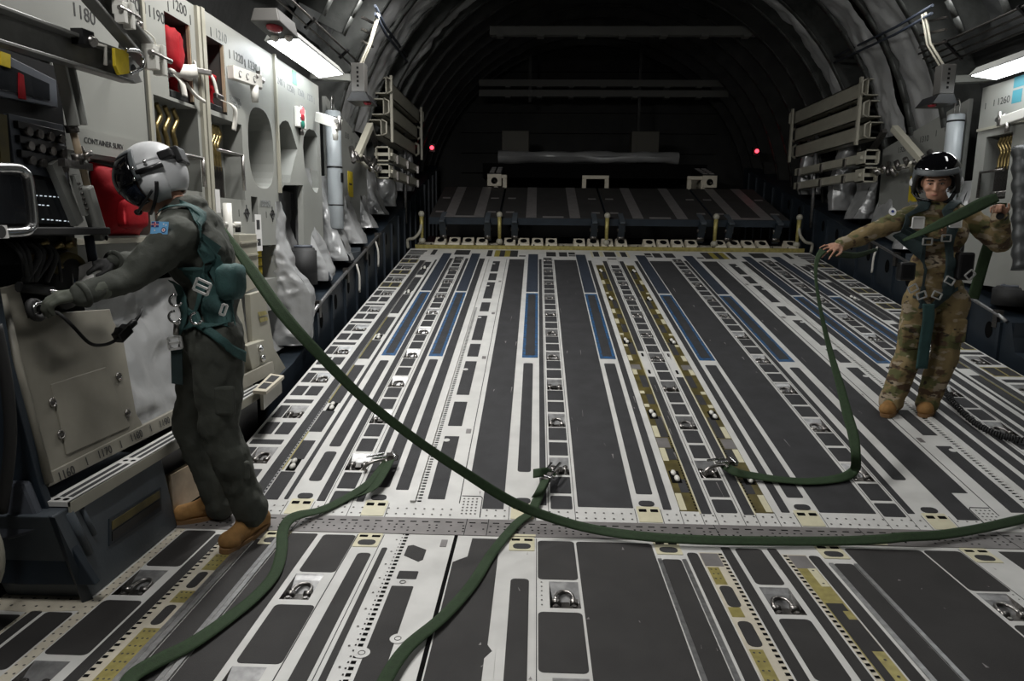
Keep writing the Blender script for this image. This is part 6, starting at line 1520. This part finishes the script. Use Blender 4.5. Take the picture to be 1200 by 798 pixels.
for s in (-1, 1):
    b.m('patch_white'); b.sphere(fp(s*.032,.081,.006), (.013,.007,.006), 10, 6); b.m('eye_dark'); b.sphere(fp(s*.031,.086,.004), (.006,.004,.005), 8, 6)
    b.tube([fp(s*.016,.091,.009), fp(s*.032,.092,.0125), fp(s*.048,.083,.008)], .0028, 6)
hfin2(b, 'eyes')
b = MB(); b.m('hair')
for s in (-1, 1): b.tube([fp(s*.014,.094,.028), fp(s*.034,.094,.034), fp(s*.054,.078,.027)], .004, 6)
hfin2(b, 'eyebrows')
us = blob('camouflage_uniform', tor+armw(0)+legw(0)+[cap(RA, RA.lerp(RK,-.08), .076, .080), cap(LA, LA.lerp(LK,-.08), .076, .080), el(neck0+Vector((0,-.0,-.01)), (.075,.07,.04))], 'camo', wom, .012, 2)
wrinkle(us, .013, 12, .6)
b = MB(); b.m('camo')
for c, w, h in ((J(1068,395,Yw-.125), .12, .16), (J(1125,388,Yw-.11), .09, .16)): b.box(c.x-w/2, c.x+w/2, c.y-.005, c.y+.05, c.z-h/2, c.z+h/2)
hfin2(b, 'cargo_pocket', bevel=.015)
b = MB(); b.m('camo')
for s in (-1, 1): b.prism([neck0+Vector(p) for p in ((s*.01,-.10,-.09),(s*.085,-.085,-.05),(s*.08,-.03,.03),(s*.03,-.075,.015))], (0,.012,0))
hfin2(b, 'collar', bevel=.004)
boot('r', at_ramp(1048,474,.002), at_ramp(1035,487,.002)+Vector((-.02,-.13,-.02))*.3, RA+Vector((0,0,-.02)), wom, shaft_r=.055)
boot('l', at_ramp(1091,474,.002), at_ramp(1079,487,.002)+Vector((-.02,-.13,-.02))*.3, LA+Vector((0,0,-.02)), wom, shaft_r=.055)
# helmet
Hc2 = headc + Vector((.018,.03,.035)); WM = Matrix.Translation(Hc2) @ FM.to_4x4() @ Matrix.Rotation(R(90), 4, 'Z')   # local +x = forward
HELM = [None]
def hw(b, name, **k): return hfin2(b, name, HELM[0] if name in ('helmet_liner','visor_edge','ear_cup','edge_roll','chin_strap','boom_microphone','rear_pack') else None, **k)
b = MB(); b.m('gloss_black'); surf_patch(b, (0,0,0), (.145,.140,.150), -180, 180, 22, 90, WM, 40, 14); HELM[0] = hw(b, 'helmet', solid=.008, recalc=False)
b = MB(); b.m('helmet_dark'); surf_patch(b, (.0,0,0), (.140,.135,.145), 58, 302, -45, 24, WM, 36, 10); hw(b, 'helmet_liner', solid=.010, recalc=False)
b = MB(); b.m('helmet_dark'); surf_patch(b, (.012,0,.0), (.150,.146,.15), -62, 62, 15, 30, WM, 22, 4); hw(b, 'visor_edge', solid=.006, recalc=False)
b = MB(); b.m('helmet_grey'); b.xform(Matrix.Identity(4)); surf_patch(b, (-.015,0,-.045), (.06,.150,.075), 50, 130, -55, 55, WM, 12, 10); surf_patch(b, (-.015,0,-.045), (.06,.150,.075), 230, 310, -55, 55, WM, 12, 10); hw(b, 'ear_cup', solid=.008, recalc=False)
b = MB(); b.m('black_rubber'); b.tube(catmull([WM @ Vector(p) for p in ((.03,.122,-.10),(.07,.118,-.03),(.085,.105,.03),(.10,.06,.058),(.105,0,.062),(.10,-.06,.058),(.085,-.105,.03),(.07,-.118,-.03),(.03,-.122,-.10))], 5), .016, 8); hw(b, 'edge_roll')
b = MB(); b.m('black'); b.tube(catmull([WM @ Vector(p) for p in ((.02,.115,-.09),(.06,.08,-.15),(.085,.0,-.168),(.06,-.08,-.15),(.02,-.115,-.09))], 5), .013, 8); hw(b, 'chin_strap')
b = MB(); b.m('black'); b.tube(catmull([WM @ Vector(p) for p in ((-.0,-.14,-.06),(.06,-.115,-.115),(.11,-.05,-.125),(.122,-.0,-.122))], 5), .006, 8); b.sphere(WM @ Vector((.118,-.03,-.128)), (.013,.011,.010), 10, 8); hw(b, 'boom_microphone')
b = MB(); b.m('black'); b.box(-.165,-.12,-.05,.05,-.03,.06); b.xform(WM); hw(b, 'rear_pack', bevel=.008)
# harness
def T(x, y, dy=-.2): return J(x, y, Yw+dy)
for xs, m in ((((1083,243),(1077,262),(1076,285),(1076,310),(1080,340),(1084,362)), 'harness_dark'), (((1120,240),(1122,262),(1120,285),(1122,310),(1120,340),(1108,362)), 'harness_dark')):
    wrap_strap('harness_strap', [J(xs[0][0], xs[0][1]-4, Yw+.08)]+[T(*p) for p in xs], [X_]*7, .082, us, wom, m, .016)
wrap_strap('chest_strap', [T(1078,282), T(1100,283), T(1121,279)], [Z_]*3, .035, us, wom, 'harness_dark', .016)
for pts in (((1060,340),(1070,350),(1082,356)), ((1108,357),(1122,346),(1136,338))):
    wrap_strap('leg_strap', [T(*p) for p in pts], [Z_]*3, .045, us, wom, 'harness_dark', .014)
b = MB()
for px in ((1075,261),(1119,260)): b.m('paper'); q = T(*px, -.15); b.box(q.x-.035,q.x+.035,q.y-.012,q.y+.004,q.z-.035,q.z+.035); frame_buckle(b, q+Vector((0,-.014,0)), X_, Z_, .07, .07, .008, bar=False)
hw(b, 'shoulder_buckle', bevel=.004)
b = MB()
for px, t in (((1087,283),0),((1109,279),0),((1080,346),.4),((1098,346),-.4),((1113,329),-.5),((1070,338),.6),((1137,322),1)): frame_buckle(b, T(*px, -.155), Vector((1,0,t)), Vector((-t,0,1)), .055, .04, .008, bar=False)
hw(b, 'buckle')
b = MB(); b.m('harness'); b.grid(ribbon_grid([T(1088,356,-.16), T(1088,375,-.16), T(1084,400,-.15), T(1080,432,-.14)], [X_]*4, .075)); hw(b, 'hanging_tail', solid=.005, recalc=False)
b = MB(); b.m('black'); c = T(1062,318,-.12); b.box(c.x-.05,c.x+.05,c.y-.03,c.y+.04,c.z-.06,c.z+.06); c = T(1130,312,-.12); b.box(c.x-.05,c.x+.05,c.y-.03,c.y+.04,c.z-.09,c.z+.09); hw(b, 'radio_pouch', bevel=.015)
b = MB(); b.m('black'); dd = (LW-LE).normalized(); b.torus(LW+dd*.004, dd, .033, .011, seg=18, sub=8, start=(1,0,0)); b.cyl(LW+dd*.004+Vector((-.02,-.03,0)), LW+dd*.004+Vector((-.03,-.045,0)), .022, 12); hw(b, 'wrist_watch')
b = MB(); b.m('patch_white'); q = J(1046,248,Yw-.12); b.disc(q, (-.2,-1,.5), .022, 14, ry=.028); b.m('patch_navy'); b.disc(q+Vector((-.001,-.004,.002)), (-.2,-1,.5), .010, 10); hw(b, 'sleeve_patch')
# ------------------------------------------------------------------ green cargo straps
def viewperp(p, t):
    v = (p-CAM).normalized(); return t.cross(v).normalized()
def strap(name, label, pts, flat, width, parts=None, lift=0.0):
    """pts: world points; flat: 0 = broad side to the viewer's side, 1 = lying flat on the floor"""
    root = empty(name, pts[0], label, 'strap', 'green cargo straps'); P = catmull(pts, 7)
    F = []
    for i in range(len(pts)-1): F += [flat[i]+(flat[i+1]-flat[i])*k/7 for k in range(7)]
    F.append(flat[-1]); Wd = []
    if isinstance(width, list):
        for i in range(len(pts)-1): Wd += [width[i]+(width[i+1]-width[i])*k/7 for k in range(7)]
        Wd.append(width[-1])
    rows = []; prev = None
    for i, p in enumerate(P):
        t = (P[min(i+1,len(P)-1)]-P[max(i-1,0)]).normalized()
        a = viewperp(p, t); n = Vector((0, -SA, CA)) if p.y > HY+.02 else Vector((0,0,1)); c = t.cross(n).normalized()
        if a.dot(c) < 0: a = -a
        w = (a*(1-F[i])+c*F[i]).normalized()
        if prev is not None and w.dot(prev) < 0: w = -w
        prev = w
        ww = width if not isinstance(width, list) else Wd[i]
        rows.append([p+w*ww*(j/4-.5)-root.location for j in range(5)])
    b = MB(); b.m('strap_green'); b.grid(rows); b.build('webbing', root, solid=.0035, recalc=False)
    return root
pts = [J(247,251,3.36), J(257,263,3.34), J(272,284,3.26), J(296,318,3.14), J(330,366,3.03), J(372,413,2.98), J(425,466,2.98), J(490,517,3.0), J(545,554,3.03), J(600,588,3.07), J(650,608,3.12), at_z(700,621,.045), at_z(760,629,.04), at_z(830,633,.035), at_z(900,634,.03), at_z(980,634,.03), at_z(1030,632,.045), at_z(1062,629,.055), at_z(1100,627,.04), at_z(1150,619,.04), at_z(1210,606,.04), ramp_pt(1.66, .12, .02), ramp_pt(1.86, .30, .02), ramp_pt(2.05, .55, .02)]
strap('cargo_strap', 'long green strap sweeping from behind the crewman down across the hinge strip', pts, [0]*9+[.2,.4,.5]+[.5]*9+[.8,.95,1], [.018,.024,.036,.054,.056,.048,.043,.042,.045,.048,.05]+[.05]*13)
pts = [at_ramp(457,537,.04), at_ramp(450,546,.05), at_ramp(433,566,.03), at_ramp(405,584,.015), at_ramp(378,597,.02), at_z(352,603,.05), at_z(338,610,.05), at_z(331,624,.03), at_z(330,645,.012), at_z(322,672,.014), at_z(300,698,.02), at_z(268,724,.02), at_z(225,754,.025), at_z(180,777,.03), at_z(152,796,.03), at_z(140,830,.03)]
s1 = strap('cargo_strap', 'green strap trailing past the tan boots to the lower edge of the deck', pts, [.4,.6,.8,.9,.8,.6,.5,.6,.9,1,.9,.7,.6,.5,.6,.8], .052)
pts = [at_ramp(648,553,.05), at_ramp(640,562,.05), at_ramp(633,577,.03), at_z(622,600,.03), at_z(606,613,.02), at_z(578,646,.012), at_z(553,685,.014), at_z(520,722,.02), at_z(478,758,.03), at_z(452,796,.03), at_z(440,830,.02)]
s2 = strap('cargo_strap', 'green strap running from the centre left ring toward the viewer', pts, [.5,.5,.8,.9,.9,1,.8,.8,.7,.7,.8], .05)
hand = J(965,293,4.46)
pts = [at_ramp(846,543,.05), at_ramp(862,553,.05), at_ramp(880,557,.03), at_ramp(915,562,.02), at_ramp(950,564,.018), at_ramp(985,560,.02), at_ramp(1001,551,.04), J(1003,535,3.74), J(1000,510,3.82), J(993,485,3.92), J(984,450,4.05), J(973,412,4.18), J(962,365,4.30), J(956,325,4.40), J(958,303,4.45), hand]
s3 = strap('cargo_strap', 'green strap rising from the floor rings to the outstretched hand', pts, [.4,.4,.7,.9,.9,.8,.5,.1,0,.1,.1,.2,.4,.5,.4,.3], [.05,.05,.055,.06,.06,.06,.055,.05,.058,.055,.046,.034,.022,.018,.03,.05])
pts = [J(1169,231,4.40), J(1150,239,4.40), J(1120,254,4.40), J(1090,268,4.42), J(1058,282,4.46)]
s4 = strap('cargo_strap', 'dark green strap stretched from the raised hand across the chest', pts, [0,0,.1,.3,.75], [.055,.075,.07,.05,.022])
pts = [hand+Vector((.05,.03,-.02)), J(985,298,4.62), J(1005,299,4.75), J(1028,292,4.85)]
s5 = strap('cargo_strap', 'short green strap length sagging under the outstretched sleeve', pts, [0,0,0,.2], [.04,.045,.04,.02])
pts = [J(1172,238,4.42), J(1168,262,4.62), J(1156,295,4.80), J(1146,330,4.86), J(1140,350,4.9)]
s6 = strap('cargo_strap', 'green strap hanging from the raised hand behind the hip', pts, [.2,0,0,0,.1], .07)
def hook(parent, p, d, lift=.03, s=1.0):
    """flat steel hook with ratchet lever at the end of a strap"""
    p, d = Vector(p), Vector(d).normalized(); n = Vector((0,-SA,CA)); u = d.cross(n).normalized(); L0 = parent.location
    b = MB(); b.m('steel'); q = p-L0
    b.tube(catmull([q, q+d*.05*s+n*.012, q+d*.10*s+n*.01, q+d*.13*s-n*.01, q+d*.115*s-n*.03], 5), .010*s, 8); b.tube([q-u*.03, q+u*.03], .009, 8); b.build('hook', parent)
    b = MB(); b.m('steel_dark'); b.bar(q+n*.02-d*.01, q+d*.02-n*.002-d*.09, .045*s, .03*s, n); b.m('chrome'); b.bar(q+n*.035+u*.02, q+n*.05+u*.02+d*.11, .014*s, .01, n); b.bar(q+n*.035-u*.02, q+n*.05-u*.02+d*.08, .014*s, .01, n); b.cyl(q-u*.035-d*.05+n*.015, q+u*.035-d*.05+n*.015, .013, 8); b.build('ratchet', parent, bevel=.002)
hook(s1, at_ramp(452,539,.05), at_ramp(420,541,.03)-at_ramp(452,531,.05)); hook(s2, at_ramp(644,558,.05), at_ramp(655,548,.03)-at_ramp(644,558,.05)); hook(s3, at_ramp(850,545,.05), at_ramp(825,548,.03)-at_ramp(850,541,.05))
b = MB(); b.m('strap_green'); L0 = s1.location
rows = ribbon_grid([at_ramp(456,540,.06)-L0, at_ramp(448,556,.05)-L0, at_ramp(435,574,.035)-L0, at_ramp(418,582,.02)-L0], [Vector((1,.1,.3))]*4, .066); b.grid(rows); b.build('webbing_tail', s1, solid=.0035, recalc=False)
b = MB(); b.m('strap_green'); L0 = s2.location
b.grid(ribbon_grid([at_ramp(646,556,.06)-L0, at_ramp(640,553,.09)-L0, at_ramp(632,554,.10)-L0, at_ramp(625,555,.07)-L0], [Vector((0,.5,.8))]*4, .05)); b.grid(ribbon_grid([at_ramp(640,560,.07)-L0, at_ramp(633,574,.06)-L0, at_ramp(628,582,.03)-L0], [Vector((1,.1,.2))]*3, .05)); b.build('webbing_tail', s2, solid=.0035, recalc=False)
# black coiled intercom cord on the ramp
o = empty('coiled_cord', at_ramp(1160,500,.03), 'black coiled cord trailing over the ramp behind the tan boots', 'cord'); L0 = o.location
path = catmull([at_ramp(1103,452,.03), at_ramp(1112,465,.03), at_ramp(1128,483,.03), at_ramp(1148,499,.03), at_ramp(1172,510,.03), at_ramp(1200,516,.03), at_ramp(1260,524,.03)], 40)
b = MB(); b.m('black_rubber'); hel_ = []
for i, p in enumerate(path):
    t = (path[min(i+1,len(path)-1)]-path[max(i-1,0)]).normalized(); n = Vector((0,-SA,CA)); s_ = t.cross(n).normalized(); a = i*1.35
    hel_.append(p-L0+(n*math.cos(a)+s_*math.sin(a))*.018)
b.tube(hel_, .007, 5); b.build('coil', o)
def sidelamp(y, side, watts, label, lit=True):
    root = empty('side_light', (side*2.92, y+.06, 2.835), label, 'light fixture', 'strip lights along the side walls')
    tilt = Matrix.Rotation(R(8)*side, 4, 'Y')
    b = MB(); b.m('sage_dim')
    b.hexa([(-.125,-.64,-.0),(.125,-.64,-.0),(.125,.64,-.0),(-.125,.64,-.0),(-.09,-.60,.07),(.09,-.60,.07),(.09,.60,.07),(-.09,.60,.07)]); b.xform(tilt); o = b.build('housing', root, bevel=.006)
    b = MB(); b.m('lamp_face'); b.box(-.108,.108,-.61,.61,-.006,-.0005); b.xform(tilt); d = b.build('diffuser', root)
    return root
for y, w in ((5.82, 1),):
    for s in (-1, 1):
        sidelamp(y, s, 0, {(5.82,-1): 'glowing white strip light over the traffic signal cabinet', (5.82,1): 'glowing white strip light over the right wall cabinet'}.get((y, s), 'strip light further forward along the side wall'))
        area('side_lamp_light', (s*2.92, y+.06, 2.82), (s*2.8, y, 0), .21, 1.2, 11 if s < 0 else 5, (.93, .98, 1.0)).rotation_euler = (0, s*R(8), 0)
def high_lamp(y, side, watts, label, lean=.30, pitch=.0):
    loc = Vector((side*2.34, y, 3.66)); root = empty('overhead_light', loc, label, 'light fixture', 'overhead lights on the curved walls')
    q = Matrix.Rotation(pitch, 4, 'X') @ Matrix.Rotation(side*lean, 4, 'Y')
    b = MB(); b.m('sage_dim'); b.box(-.14,.14,-.5,.5,.005,.09); b.xform(q); b.build('housing', root, bevel=.01)
    b = MB(); b.m('lamp_face'); b.box(-.12,.12,-.48,.48,-.004,.004); b.xform(q); b.build('diffuser', root)
    o = area('overhead_lamp_light', loc, loc-Vector((0,0,1)), .24, .96, watts, (1, .98, .95)); o.matrix_world = Matrix.Translation(loc+(q @ Vector((0,0,-.02)))) @ q
for y, wl_, wr_, lab in ((1.2, 46, 5, 'forwardmost overhead light high on the %s wall'), (4.2, 90, 9, 'middle overhead light of three high on the %s wall'), (6.5, 48, 12, 'overhead light peeping in at the top edge on the %s wall')):
    aft = y > 6; high_lamp(y, -1, wl_, lab % 'left', .02 if aft else .3, R(14) if aft else 0); high_lamp(y, 1, wr_, lab % 'right', .02 if aft else .3, R(14) if aft else 0)
SC.view_settings.view_transform = 'Standard'; SC.view_settings.look = 'None'; SC.view_settings.gamma = 1; SC.view_settings.exposure = -0.08
SC.view_settings.use_curve_mapping = False
